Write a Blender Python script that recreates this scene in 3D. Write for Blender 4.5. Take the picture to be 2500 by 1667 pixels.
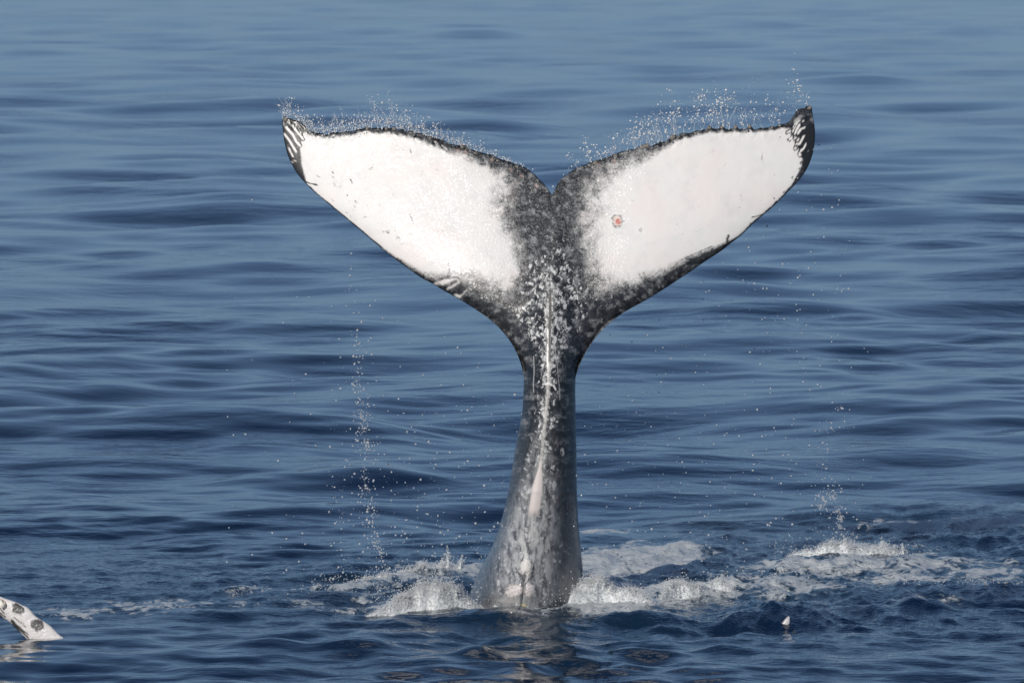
import bpy, math, random
import numpy as np

# ------------------------------------------------------------------ scene, camera, sky, sun, exposure
SC = bpy.context.scene
for o in list(bpy.data.objects):
    bpy.data.objects.remove(o)
COL = SC.collection
rng = np.random.default_rng(7)
random.seed(7)

CAM_H, CAM_D = 5.9, 56.0                      # metres above the sea, metres in front of the whale
F_PX = 16650.0                                # focal length in photograph pixels (2500 wide)
PITCH = math.atan2(CAM_H, CAM_D) - math.atan2(1490 - 833.5, F_PX)
cam_d = bpy.data.cameras.new("camera")
cam = bpy.data.objects.new("camera", cam_d)
COL.objects.link(cam)
cam.location = (0, -CAM_D, CAM_H)
cam.rotation_euler = (math.pi / 2 - PITCH, 0, 0)
cam_d.sensor_width = 36.0
cam_d.lens = 36.0 * F_PX / 2500.0
cam_d.clip_start = 0.5
cam_d.clip_end = 60000
cam_d.dof.use_dof = True
cam_d.dof.focus_distance = 56.2
cam_d.dof.aperture_fstop = 8.0
SC.camera = cam

SUN_EL, SUN_AZ = math.radians(24.5), math.radians(203)      # azimuth clockwise from +Y: behind the camera, to its left
sdir = (math.sin(SUN_AZ) * math.cos(SUN_EL), math.cos(SUN_AZ) * math.cos(SUN_EL), math.sin(SUN_EL))
W = bpy.data.worlds.new("World")
SC.world = W
W.use_nodes = True
wn = W.node_tree
wn.nodes.clear()
wo = wn.nodes.new("ShaderNodeOutputWorld")
bg = wn.nodes.new("ShaderNodeBackground")
sky = wn.nodes.new("ShaderNodeTexSky")
sky.sky_type = 'NISHITA'
sky.sun_disc = False
sky.sun_elevation = SUN_EL
sky.sun_rotation = SUN_AZ
sky.air_density = 1.0
sky.altitude = 3500
sky.dust_density = 7.0
sky.ozone_density = 3.5
bg.inputs["Strength"].default_value = 0.067
veil = wn.nodes.new("ShaderNodeMix")                      # sea haze, thinning smoothly from the horizon upwards, the same all round
veil.data_type = 'RGBA'
veil.inputs[7].default_value = (2.35, 3.85, 6.1, 1)
tco = wn.nodes.new("ShaderNodeTexCoord")
sep = wn.nodes.new("ShaderNodeSeparateXYZ")
wn.links.new(tco.outputs["Generated"], sep.inputs[0])


def wmath(op, a, b):
    nd = wn.nodes.new("ShaderNodeMath")
    nd.operation = op
    for k, v in enumerate((a, b)):
        if isinstance(v, float):
            nd.inputs[k].default_value = v
        else:
            wn.links.new(v, nd.inputs[k])
    return nd.outputs[0]


up_ = wmath('SUBTRACT', 1.0, wmath('MAXIMUM', sep.outputs[2], 0.0))
wn.links.new(wmath('MULTIPLY', wmath('POWER', up_, 3.5), 0.85), veil.inputs[0])
wn.links.new(sky.outputs[0], veil.inputs[6])
wn.links.new(veil.outputs[2], bg.inputs["Color"])
wn.links.new(bg.outputs[0], wo.inputs["Surface"])
sun_d = bpy.data.lights.new("sun", 'SUN')
sun_d.energy = 3.5
sun_d.angle = math.radians(0.53)
sun_d.color = (1.0, 0.95, 0.88)
sun = bpy.data.objects.new("sun", sun_d)
COL.objects.link(sun)
from mathutils import Vector
sun.rotation_euler = Vector(sdir).to_track_quat('Z', 'Y').to_euler()
sun.location = (-20, -40, 40)
SC.view_settings.view_transform = 'Standard'
SC.view_settings.look = 'None'
SC.view_settings.exposure = 0.0
SC.view_settings.gamma = 1.0
SC.view_settings.use_curve_mapping = False
SC.cycles.use_denoising = True
SC.cycles.max_bounces = 8
SC.cycles.transmission_bounces = 6
SC.cycles.caustics_reflective = False
SC.cycles.caustics_refractive = False

# ------------------------------------------------------------------ helpers
cp, sp = math.cos(PITCH), math.sin(PITCH)


def ray(px, py):
    a = (np.asarray(px, float) - 1250.0) / F_PX
    b = -(np.asarray(py, float) - 833.5) / F_PX
    return a, cp + b * sp, -sp + b * cp            # x, y, z of the viewing ray


def at_y(px, py, y):
    """photo pixel + depth y in metres -> world point"""
    a, b, c = ray(px, py)
    t = (np.asarray(y, float) + CAM_D) / b
    return a * t, np.broadcast_to(np.asarray(y, float), np.shape(a * t)), CAM_H + c * t


def at_z(px, py, z=0.0):
    a, b, c = ray(px, py)
    t = (z - CAM_H) / c
    return a * t, b * t - CAM_D


def sstep(a, b, x):
    t = np.clip((x - a) / (b - a), 0, 1)
    return t * t * (3 - 2 * t)


def interp(x, pts):
    p = np.array(pts, float)
    return np.interp(x, p[:, 0], p[:, 1])


_perm = np.random.default_rng(3).permutation(4096)


def gnoise(x, y, seed=0):
    """2-D gradient noise, about -1..1"""
    x = np.asarray(x, float) + seed * 17.31
    y = np.asarray(y, float) - seed * 9.17
    xi, yi = np.floor(x).astype(np.int64), np.floor(y).astype(np.int64)
    xf, yf = x - xi, y - yi
    u, v = xf * xf * xf * (xf * (xf * 6 - 15) + 10), yf * yf * yf * (yf * (yf * 6 - 15) + 10)

    def g(ix, iy, dx, dy):
        a = _perm[(_perm[(ix + seed * 31) & 4095] + iy) & 4095] * (2 * math.pi / 4096)
        return np.cos(a) * dx + np.sin(a) * dy
    n00, n10 = g(xi, yi, xf, yf), g(xi + 1, yi, xf - 1, yf)
    n01, n11 = g(xi, yi + 1, xf, yf - 1), g(xi + 1, yi + 1, xf - 1, yf - 1)
    return 1.5 * ((n00 * (1 - u) + n10 * u) * (1 - v) + (n01 * (1 - u) + n11 * u) * v)


def fbm(x, y, octv=4, seed=0, gain=0.5, ridge=False):
    s, a, n = 0, 1.0, 0
    for k in range(octv):
        g = gnoise(x * 2 ** k, y * 2 ** k, seed + k)
        s = s + a * ((1 - 2 * np.abs(g)) if ridge else g)
        n += a
        a *= gain
    return s / n


def mesh_np(name, co, quads, smooth=True):
    me = bpy.data.meshes.new(name)
    co = np.ascontiguousarray(co, np.float32)
    quads = np.ascontiguousarray(quads, np.int32)
    me.vertices.add(len(co))
    me.vertices.foreach_set("co", co.ravel())
    n, k = quads.shape
    me.loops.add(n * k)
    me.loops.foreach_set("vertex_index", quads.ravel())
    me.polygons.add(n)
    me.polygons.foreach_set("loop_start", np.arange(0, n * k, k, dtype=np.int32))
    me.polygons.foreach_set("loop_total", np.full(n, k, np.int32))
    if smooth:
        me.polygons.foreach_set("use_smooth", np.ones(n, bool))
    me.update(calc_edges=True)
    me.validate()
    return me


def attr(me, name, vals):
    vals = np.asarray(vals, np.float32)
    if vals.ndim == 1:
        a = me.attributes.new(name, 'FLOAT', 'POINT')
        a.data.foreach_set("value", np.ascontiguousarray(vals))
    elif vals.shape[1] == 3:
        a = me.attributes.new(name, 'FLOAT_VECTOR', 'POINT')
        a.data.foreach_set("vector", np.ascontiguousarray(vals).ravel())
    else:
        a = me.attributes.new(name, 'FLOAT_COLOR', 'POINT')
        a.data.foreach_set("color", np.ascontiguousarray(vals).ravel())


def obj(name, me, mat=None, parent=None):
    o = bpy.data.objects.new(name, me)
    COL.objects.link(o)
    if mat is not None:
        me.materials.append(mat)
    if parent is not None:
        o.parent = parent
    return o


def tag(o, label=None, cat=None, group=None, kind=None):
    for k, v in (("label", label), ("category", cat), ("group", group), ("kind", kind)):
        if v:
            o[k] = v
    return o


class NT:
    """small node-tree helper"""
    def __init__(self, name):
        self.m = bpy.data.materials.new(name)
        self.m.use_nodes = True
        self.t = self.m.node_tree
        self.t.nodes.clear()

    def n(self, typ, ins=None, **props):
        nd = self.t.nodes.new(typ)
        for k, v in props.items():
            setattr(nd, k, v)
        for k, v in (ins or {}).items():
            self.put(nd.inputs[k], v)
        return nd

    def put(self, sock, v):
        if hasattr(v, "is_linked") or isinstance(v, bpy.types.NodeSocket):
            self.t.links.new(v, sock)
        else:
            sock.default_value = v

    def math(self, op, a, b=0.0, c=None, clamp=False):
        nd = self.n("ShaderNodeMath", operation=op, use_clamp=clamp)
        self.put(nd.inputs[0], a)
        self.put(nd.inputs[1], b)
        if c is not None:
            self.put(nd.inputs[2], c)
        return nd.outputs[0]

    def mix(self, f, a, b):
        nd = self.n("ShaderNodeMix", data_type='RGBA')
        self.put(nd.inputs[0], f)
        self.put(nd.inputs[6], a)
        self.put(nd.inputs[7], b)
        return nd.outputs[2]

    def mapr(self, v, a, b, c=0.0, d=1.0, smooth=True):
        nd = self.n("ShaderNodeMapRange", interpolation_type='SMOOTHSTEP' if smooth else 'LINEAR')
        for i, x in enumerate((v, a, b, c, d)):
            self.put(nd.inputs[i], x)
        return nd.outputs[0]

    def attr(self, name, out="Fac"):
        return self.n("ShaderNodeAttribute", attribute_name=name).outputs[out]

    def noise(self, vec, scale, detail=3.0, rough=0.5, dist=0.0, out=0):
        nd = self.n("ShaderNodeTexNoise", {"Vector": vec, "Scale": scale, "Detail": detail, "Roughness": rough, "Distortion": dist})
        return nd.outputs[out]

    def vor(self, vec, scale, feature='F1', out="Distance", rand=1.0):
        nd = self.n("ShaderNodeTexVoronoi", {"Vector": vec, "Scale": scale, "Randomness": rand}, feature=feature)
        return nd.outputs[out]

    def vmul(self, vec, xyz):
        nd = self.n("ShaderNodeVectorMath", operation='MULTIPLY')
        self.put(nd.inputs[0], vec)
        nd.inputs[1].default_value = xyz
        return nd.outputs[0]

    def bump(self, h, strength, dist, normal=None):
        nd = self.n("ShaderNodeBump")
        self.put(nd.inputs["Strength"], strength)
        self.put(nd.inputs["Distance"], dist)
        self.put(nd.inputs["Height"], h)
        if normal is not None:
            self.put(nd.inputs["Normal"], normal)
        return nd.outputs[0]

    def out(self, shader):
        o = self.n("ShaderNodeOutputMaterial")
        self.t.links.new(shader, o.inputs["Surface"])
        return self.m


# ------------------------------------------------------------------ the sea
def wave_set(n, l0, l1, slope, spread, seed):
    r = np.random.default_rng(seed)
    lam = np.exp(r.uniform(math.log(l0), math.log(l1), n))
    th = -math.pi / 2 + r.normal(0, spread, n) + math.radians(6)
    k = 2 * math.pi / lam
    a = slope * math.sqrt(2.0 / n) / k              # each component adds the same share of mean-square slope
    return np.stack([k * np.cos(th), k * np.sin(th), a, r.uniform(0, 2 * math.pi, n), lam], 1)


WAVES_L = wave_set(38, 2.4, 11.0, 0.060, 0.85, 11)
WAVES_M = wave_set(36, 0.8, 2.4, 0.050, 0.85, 12)
WAVES_S = wave_set(40, 0.26, 0.9, 0.045, 0.60, 13)

WAVES_F = wave_set(44, 0.32, 0.9, 0.15, 1.15, 14)

# humps raised by the whale: (px, py of the crest's foot, half width m, half depth m, height m, skew)
HUMPS = [
    (1200, 1516, 0.55, 0.28, 0.040), (1480, 1520, 0.50, 0.20, 0.050), (1620, 1524, 0.5, 0.18, 0.045), (1010, 1524, 0.5, 0.22, 0.03), (1330, 1545, 0.45, 0.2, 0.03),
    (1905, 1512, 0.30, 0.20, 0.075), (1800, 1525, 0.30, 0.16, 0.04), (2000, 1520, 0.25, 0.2, 0.05), (2260, 1486, 0.26, 0.22, 0.10), (2150, 1495, 0.25, 0.2, 0.05),
    (2420, 1450, 0.8, 0.3, 0.06), (2050, 1385, 0.6, 0.35, 0.05), (1480, 1430, 0.35, 0.4, 0.04), (1840, 1420, 0.3, 0.3, 0.05),
    (1040, 1425, 0.45, 0.4, 0.05), (760, 1462, 0.6, 0.3, 0.04), (430, 1500, 0.5, 0.3, 0.03), (2330, 1320, 1.2, 0.5, 0.05),
]


def sea_height(x, y, s, rowstep):
    """z and the forward shift of the sea surface at world x, y (s = distance used for level of detail)"""
    h = np.zeros_like(x)
    dyy = np.zeros_like(x)
    pm = np.clip(1.0 + 1.2 * fbm(x / 7.0, y / 14.0, 3, 21), 0.2, 2.4)
    ps = np.clip(0.75 + 1.3 * fbm(x / 4.0, y / 9.0, 3, 25), 0.12, 2.2)
    fgm = sstep(-0.6, -2.6, s - CAM_D)
    calm = sstep(7.5, 4.0, s - CAM_D)                     # the whale has flattened the long waves round it
    ps = ps * (1 - fgm) + fgm * 1.2
    ps = ps * (1 + 0.8 * sstep(14.0, 5.0, s - CAM_D) * (1 - fgm))
    pm = pm * (1 - 0.3 * calm) * (1 + 0.2 * fgm)
    pf = sstep(-0.3, -1.6, s - CAM_D) * sstep(-14, -8, s - CAM_D) * (0.38 + 0.75 * np.exp(-((x - 0.35) / 2.1) ** 2)) * np.clip(0.85 + 0.6 * fbm(x / 1.6, y / 2.2, 2, 29), 0.3, 1.6)
    mid = sstep(26.0, 12.0, s - CAM_D)
    pm = pm * (1 + 0.1 * mid + 0.35 * sstep(30.0, 90.0, s - CAM_D))
    pl = (1 - 0.72 * calm) * (1 + 0.0 * mid + 0.15 * sstep(40.0, 130.0, s - CAM_D)) * np.clip(1.0 + 1.1 * fbm(x / 6.0, y / 8.0, 2, 37), 0.25, 2.2)
    for W_, mod, sharp in ((WAVES_L, pl, 0.85), (WAVES_M, pm, 0.7), (WAVES_S, ps, 0.5), (WAVES_F, pf, 0.35)):
        for kx, ky, a, ph, lam in W_:
            fade = sstep(2.2 * rowstep, 4.5 * rowstep, lam) if lam < 5 else 1.0
            if np.ndim(fade) and not np.any(fade > 0):
                continue
            p = kx * x + ky * y + ph
            h += mod * a * fade * np.sin(p)
            dyy += -sharp * mod * a * fade * np.cos(p) * (ky / math.hypot(kx, ky))
    return h, dyy


# rows by distance from the camera, columns fanning out
rows = list(np.arange(-90, CAM_D - 10, 3.0))
s_ = CAM_D - 10
while s_ < 1400:
    rows.append(s_)
    q = s_ - CAM_D
    eps = 3e-4 if q < -7.5 else (0.9e-4 if q < 8 else (1.4e-4 if q < 40 else 2.2e-4))
    s_ += s_ * s_ / CAM_H * eps
while s_ < 40000:
    rows.append(s_)
    s_ *= 1.12
rows = np.array(rows)
NC = 680
uin = np.linspace(-0.088, 0.088, NC)
du = uin[1] - uin[0]
ext, step = [], du
c_ = 0.088
while c_ < 3.0:
    step *= 1.16
    c_ += step
    ext.append(c_)
ucol = np.concatenate([-np.array(ext[::-1]), uin, np.array(ext)])
wid = np.where(rows < 45, 45.0, rows)
X = ucol[None, :] * wid[:, None]
S = np.repeat(rows[:, None], len(ucol), 1)
Y = S - CAM_D
rstep = np.gradient(rows)[:, None] * np.ones_like(X)
cstep = np.gradient(ucol)[None, :] * wid[:, None]
lod = np.maximum(rstep, cstep)
H, DY = sea_height(X, Y, S, lod)
far_fade = sstep(2500, 900, S)
H *= far_fade
DY *= far_fade

# churned water round the whale
gx = lambda px, py: at_z(px, py)
chop = np.zeros_like(X)
foam = np.zeros_like(X)
murk = np.zeros_like(X)


def blob(px, py, rx, ry):
    """soft ellipse on the sea: centre as photo pixel, radii in metres"""
    cx, cy = gx(px, py)
    return np.exp(-(((X - cx) / rx) ** 2 + ((Y - cy) / (ry * 1.55)) ** 2))


nearm = (np.abs(X) < 9) & (np.abs(Y - 2) < 14)
for px, py, rx, ry, hh in HUMPS:
    H += hh * blob(px, py, rx, ry)
# areas of rough small chop
for px, py, rx, ry, a in ((1300, 1440, 2.6, 2.2, 1.0), (2000, 1420, 2.6, 3.0, 1.0), (600, 1440, 2.6, 1.6, 0.7), (2400, 1330, 1.8, 2.4, 0.9), (1900, 1520, 1.8, 0.7, 1.1), (300, 1400, 1.8, 1.6, 0.5)):
    chop = np.maximum(chop, a * blob(px, py, rx, ry))
n1 = np.zeros_like(X)
n1[nearm] = fbm(X[nearm] / 0.55, Y[nearm] / 1.0, 5, 41, 0.55, ridge=True)
n2 = np.zeros_like(X)
n2[nearm] = fbm(X[nearm] / 0.16, Y[nearm] / 0.34, 3, 51, 0.5)
chop = np.maximum(chop, 1.5 * blob(1900, 1512, 0.75, 0.3))
H += chop * ((0.054 + 0.012 * sstep(0.5, 2.0, X)) * n1 + 0.018 * n2)
# foam lying on the water (how much of it there is; the material breaks it up)
FOAM = [
    (1570, 1375, 0.62, 0.95, 1.15), (1500, 1405, 0.45, 0.5, 0.9), (1660, 1350, 0.35, 0.5, 0.9), (1440, 1465, 0.65, 0.75, 1.25), (1560, 1460, 0.5, 0.5, 1.0), (1680, 1450, 0.45, 0.45, 1.1),
    (1790, 1440, 0.35, 0.35, 0.9), (1880, 1440, 0.40, 0.5, 0.85), (1960, 1400, 0.5, 0.5, 0.8), (2080, 1352, 0.55, 0.42, 1.1), (1980, 1330, 0.35, 0.35, 0.8), (2120, 1395, 0.6, 0.4, 0.7),
    (2300, 1282, 0.75, 0.25, 0.9), (2460, 1290, 0.5, 0.25, 0.9), (2250, 1380, 0.7, 0.35, 0.6), (2380, 1405, 0.6, 0.3, 0.75), (1480, 1300, 0.3, 0.3, 0.7), (1760, 1312, 0.35, 0.3, 0.65),
    (1060, 1480, 0.48, 0.4, 1.05), (1110, 1395, 0.38, 0.4, 1.0), (980, 1428, 0.5, 0.3, 0.8), (820, 1445, 0.5, 0.16, 0.7), (850, 1490, 0.4, 0.2, 0.35), (650, 1450, 0.5, 0.14, 0.5),
    (380, 1485, 0.45, 0.36, 0.62), (160, 1500, 0.45, 0.3, 0.48), (690, 1482, 0.4, 0.22, 0.45), (2270, 1470, 0.3, 0.15, 0.3), (1620, 1515, 0.35, 0.12, 0.5), (1300, 1480, 0.7, 0.6, 0.9),
    (1180, 1330, 0.3, 0.3, 0.4), (2200, 1420, 0.5, 0.25, 0.6),
]
for px, py, rx, ry, a in FOAM:
    rx, ry, a = rx * 1.18, ry * 1.08, a * (1.05 if px < 1400 else 1.16)
    foam = np.maximum(foam, a * blob(px, py, rx, ry))
    murk = np.maximum(murk, 0.5 * min(a, 1) * blob(px, py, rx * 1.7, ry * 1.8))
murk = np.maximum(murk, 0.30 * blob(1300, 1560, 1.5, 1.6))
H += 0.05 * np.clip(foam - 0.3, 0, 1) * (n1 * 0.8 + 0.5) * (nearm)
foam = foam + 0.22 * n1 * chop * (foam > 0.15)

nr, nc = X.shape
idx = np.arange(nr * nc).reshape(nr, nc)
quads = np.stack([idx[:-1, :-1], idx[:-1, 1:], idx[1:, 1:], idx[1:, :-1]], -1).reshape(-1, 4)
sea_me = mesh_np("sea", np.stack([X, Y + DY, H], -1).reshape(-1, 3), quads)
attr(sea_me, "foam", foam.ravel())
attr(sea_me, "murk", murk.ravel())
attr(sea_me, "chop", chop.ravel())


def sea_material():
    t = NT("sea_water")
    pos = t.n("ShaderNodeNewGeometry").outputs["Position"]
    foam_a, murk_a, chop_a = t.attr("foam"), t.attr("murk"), t.attr("chop")
    # ripples too small for the mesh, in wind patches
    patch = t.mapr(t.noise(t.vmul(pos, (0.16, 0.07, 0.2)), 1.0, 3), 0.38, 0.66, 0.25, 1.0)
    r1 = t.noise(t.vmul(pos, (1.0, 1.5, 1.0)), 2.2, 3, 0.5)
    r2 = t.noise(t.vmul(pos, (1.0, 1.7, 1.0)), 8.5, 3, 0.55)
    r3 = t.noise(t.vmul(pos, (1.0, 1.3, 1.0)), 24.0, 2, 0.5)
    r0 = t.noise(t.vmul(pos, (0.8, 1.1, 1.0)), 1.0, 4, 0.55, 0.4)
    b0 = t.bump(r0, t.math('MULTIPLY', patch, 0.8), 0.05)
    b1 = t.bump(r1, t.math('MULTIPLY', patch, 0.9), 0.022, b0)
    b2 = t.bump(r2, t.math('ADD', t.math('MULTIPLY', patch, 0.30), t.math('MULTIPLY', chop_a, 0.9)), 0.014, b1)
    b3 = t.bump(r3, t.math('MULTIPLY', chop_a, 1.0), 0.010, b2)
    deep = (0.0008, 0.0095, 0.034, 1)
    milky = (0.028, 0.075, 0.100, 1)
    col = t.mix(t.math('MULTIPLY', murk_a, 0.75), deep, milky)
    water = t.n("ShaderNodeBsdfPrincipled", {"Base Color": col, "Roughness": 0.025, "IOR": 1.333, "Normal": b3})
    # foam
    f1 = t.noise(t.vmul(pos, (1.0, 0.55, 1.0)), 2.6, 7, 0.66, 1.6)
    f2 = t.noise(t.vmul(pos, (1.0, 0.6, 1.0)), 13.0, 5, 0.68, 0.8)
    fn = t.math('ADD', t.math('MULTIPLY', f1, 0.75), t.math('MULTIPLY', f2, 0.35))
    dens = t.math('ADD', foam_a, t.math('MULTIPLY', t.math('SUBTRACT', fn, 0.55), 5.0))
    m = t.mapr(dens, 0.45, 0.92)
    m = t.math('MULTIPLY', m, t.mapr(foam_a, 0.12, 0.4))
    fb = t.bump(t.noise(pos, 30.0, 4, 0.6), 0.8, 0.02, b2)
    fcol = t.mix(t.noise(pos, 9.0, 3), (0.48, 0.53, 0.56, 1), (0.76, 0.77, 0.76, 1))
    froth = t.n("ShaderNodeBsdfPrincipled", {"Base Color": fcol, "Roughness": 0.35, "IOR": 1.33, "Normal": fb})
    mx = t.n("ShaderNodeMixShader")
    t.put(mx.inputs[0], t.math('MULTIPLY', m, 0.9))
    t.put(mx.inputs[1], water.outputs[0])
    t.put(mx.inputs[2], froth.outputs[0])
    return t.out(mx.outputs[0])


sea = obj("sea", sea_me, sea_material())
tag(sea, "calm blue open sea with long low waves, rougher and foamy round the whale", "sea", kind="structure")

# ------------------------------------------------------------------ the whale: outline measured on the photograph
LEAD_L = [(1060, 1640), (1105, 1540), (1135, 1475), (1152, 1435), (1172, 1390), (1196.5, 1342), (1215, 1297), (1231, 1242), (1243, 1187), (1253, 1128), (1262, 1076), (1270.5, 1032), (1276, 995), (1278, 957), (1279, 925)]
LEAD_L2 = [(1279, 925), (1279, 905), (1276, 886), (1267, 863), (1251.5, 837), (1236, 814), (1223.5, 798), (1213, 790), (1193, 776), (1165, 758), (1142, 743), (1119, 729), (1083, 709), (1055, 692), (1027, 677), (989, 650), (951, 622), (924, 600), (889.6, 571), (859, 545), (824.5, 516.5), (790, 488), (767, 468.7), (748, 449.6), (729, 428.5), (713.6, 403.6), (702, 377), (694.4, 346), (690.6, 319.5), (689, 297), (691, 288)]
TRAIL_L = [(1348, 476), (1341, 465), (1334, 455), (1325.7, 445), (1314, 434), (1303, 424.7), (1292, 416), (1280, 408), (1262, 402), (1245, 395), (1230, 391), (1215, 385), (1200, 378), (1184, 376), (1170, 371), (1153.5, 366), (1143, 360), (1130, 352), (1122, 355), (1104, 352), (1092, 347), (1081, 342), (1068, 338), (1054, 334), (1040, 331), (1027, 326), (1016, 325), (1004, 320), (992, 320), (985, 315), (972, 317), (962, 310), (953, 315), (943, 311), (930, 315), (920, 312), (908, 315), (897, 309), (886, 315), (874, 315), (862, 320), (851, 320), (838, 323), (820.7, 324), (808, 325), (797.7, 329), (786, 326), (774.8, 325), (765, 322), (755.6, 318.7), (748, 311), (740, 304), (725, 294.6), (706, 289), (697, 284), (691, 288)]
LEAD_R = [(1440, 1640), (1434, 1540), (1428, 1470), (1424.5, 1414), (1423, 1383), (1417, 1324.5), (1412, 1273), (1409, 1204), (1407.6, 1118), (1406, 1049), (1405, 980), (1404.5, 957), (1405, 925)]
LEAD_R2 = [(1405, 925), (1407, 906), (1412, 885.7), (1425, 865), (1443, 837), (1460.7, 811.7), (1476, 792.6), (1496, 778.6), (1534.7, 755.6), (1573, 735), (1611, 712), (1650, 686.7), (1682.6, 665), (1724.7, 636), (1759, 613.7), (1786, 592.7), (1812.7, 571.7), (1835.7, 548.7), (1862.5, 525.7), (1889, 503), (1912, 480), (1935, 457), (1954, 436), (1969.6, 413), (1981, 386), (1986.8, 363), (1989.8, 332.5), (1988.7, 309.6), (1985, 286.6), (1982, 263)]
TRAIL_R = [(1348, 476), (1354, 462), (1359, 450), (1366, 441), (1374, 433), (1384, 426), (1396, 416), (1403, 413), (1416, 406), (1430, 401), (1442, 395), (1453, 393), (1466, 389), (1480, 386), (1492, 379), (1503, 375), (1514, 371), (1525.7, 369), (1537, 365), (1548.7, 365), (1558, 358), (1568, 354), (1579, 350), (1590.8, 357), (1602, 351), (1613.7, 346), (1623, 345), (1633, 340), (1639, 333), (1644, 328), (1650, 331), (1656, 331), (1665, 326), (1675, 325), (1686, 325), (1698, 320), (1711, 318), (1724.7, 314), (1732, 306), (1740, 315), (1748, 315), (1756, 313), (1763, 305), (1770.6, 314), (1779, 315), (1788, 314), (1796, 305), (1803.5, 314), (1812, 315), (1822, 314), (1830, 304), (1839.5, 315), (1850, 315), (1858, 312), (1866, 314), (1876, 312), (1885, 308), (1895, 309), (1904.5, 303), (1914, 303), (1927.5, 296), (1939, 281), (1946.6, 269), (1962, 263.6), (1974, 258), (1982, 263)]
MID = [(1250, 1640), (1266, 1540), (1277, 1462), (1284, 1410), (1291, 1350), (1299, 1290), (1310, 1204), (1322, 1118), (1331, 1030), (1337, 970), (1340, 925)]
MID2 = [(1340, 925), (1342, 860), (1344, 780), (1346, 680), (1347, 580), (1348, 520), (1348, 476)]


def resample(pts, n, smooth=True, warp=1.0, noise=0.0, seed=1):
    p = np.array(pts, float)
    if smooth:                                               # Catmull-Rom through the traced points
        q = np.vstack([2 * p[0] - p[1], p, 2 * p[-1] - p[-2]])
        outp = []
        for i in range(1, len(q) - 2):
            t = np.linspace(0, 1, 8, endpoint=False)[:, None]
            a, b, c, d = q[i - 1], q[i], q[i + 1], q[i + 2]
            outp.append(0.5 * ((2 * b) + (c - a) * t + (2 * a - 5 * b + 4 * c - d) * t ** 2 + (3 * b - a - 3 * c + d) * t ** 3))
        p = np.vstack(outp + [p[-1:]])
    L = np.concatenate([[0], np.cumsum(np.hypot(*np.diff(p, axis=0).T))])
    f = np.linspace(0, 1, n)
    f = 1 - (1 - f) ** warp
    r = np.stack([np.interp(f * L[-1], L, p[:, 0]), np.interp(f * L[-1], L, p[:, 1])], 1)
    if noise:
        w = np.sin(np.pi * np.clip(f * 12, 0, 0.5)) * np.sin(np.pi * np.clip((1 - f) * 12, 0, 0.5))
        g = fbm(f * L[-1] / 13.0, f * 0 + 3.3, 3, seed, 0.6)
        r[:, 1] += -noise * g * w
    return r


NS, NF, NV = 230, 230, 200
WARP = 1.25


def half(lead1, lead2, trail, seed):
    v = 1 - (1 - np.linspace(0, 1, NV)) ** WARP
    m1, l1 = resample(MID, NS), resample(lead1, NS)
    # same picture row for both ends of each rib of the stem
    rows_y = np.linspace(1640, 925, NS)
    m1 = np.stack([np.interp(-rows_y, -m1[:, 1], m1[:, 0]), rows_y], 1)
    l1 = np.stack([np.interp(-rows_y, -l1[:, 1], l1[:, 0]), rows_y], 1)
    stem = m1[:, None, :] * (1 - v)[None, :, None] + l1[:, None, :] * v[None, :, None]
    m2, l2 = resample(MID2, NF), resample(lead2, NF)
    tr = resample(trail, NV, True, WARP, 3.0, seed)
    inner = stem[-1]
    u = np.linspace(0, 1, NF)[:, None, None]
    vv = v[None, :, None]
    P = (1 - vv) * m2[:, None] + vv * l2[:, None] + (1 - u) * inner[None] + u * tr[None] \
        - ((1 - u) * (1 - vv) * m2[0] + (1 - u) * vv * l2[0] + u * (1 - vv) * m2[-1] + u * vv * l2[-1])
    # relax the inside so that no cell folds
    for _ in range(400):
        P[1:-1, 1:-1] = 0.25 * (P[:-2, 1:-1] + P[2:, 1:-1] + P[1:-1, :-2] + P[1:-1, 2:])
    G = np.vstack([stem, P[1:]])
    Vv = np.repeat(v[None], len(G), 0)
    return G, Vv, np.vstack([l1, l2]), tr


def dist_poly(P, poly):
    """distance from points (n,2) to a polyline"""
    A, B = poly[:-1], poly[1:]
    out = np.full(len(P), 1e9)
    for a, b in zip(A, B):
        d = b - a
        t = np.clip(((P - a) @ d) / max(d @ d, 1e-9), 0, 1)
        q = a + t[:, None] * d
        out = np.minimum(out, np.hypot(*(P - q).T))
    return out


def thin(poly, k):
    return np.vstack([poly[::k], poly[-1:]])


PXM = 295.0          # photograph pixels per metre at the whale


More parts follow.
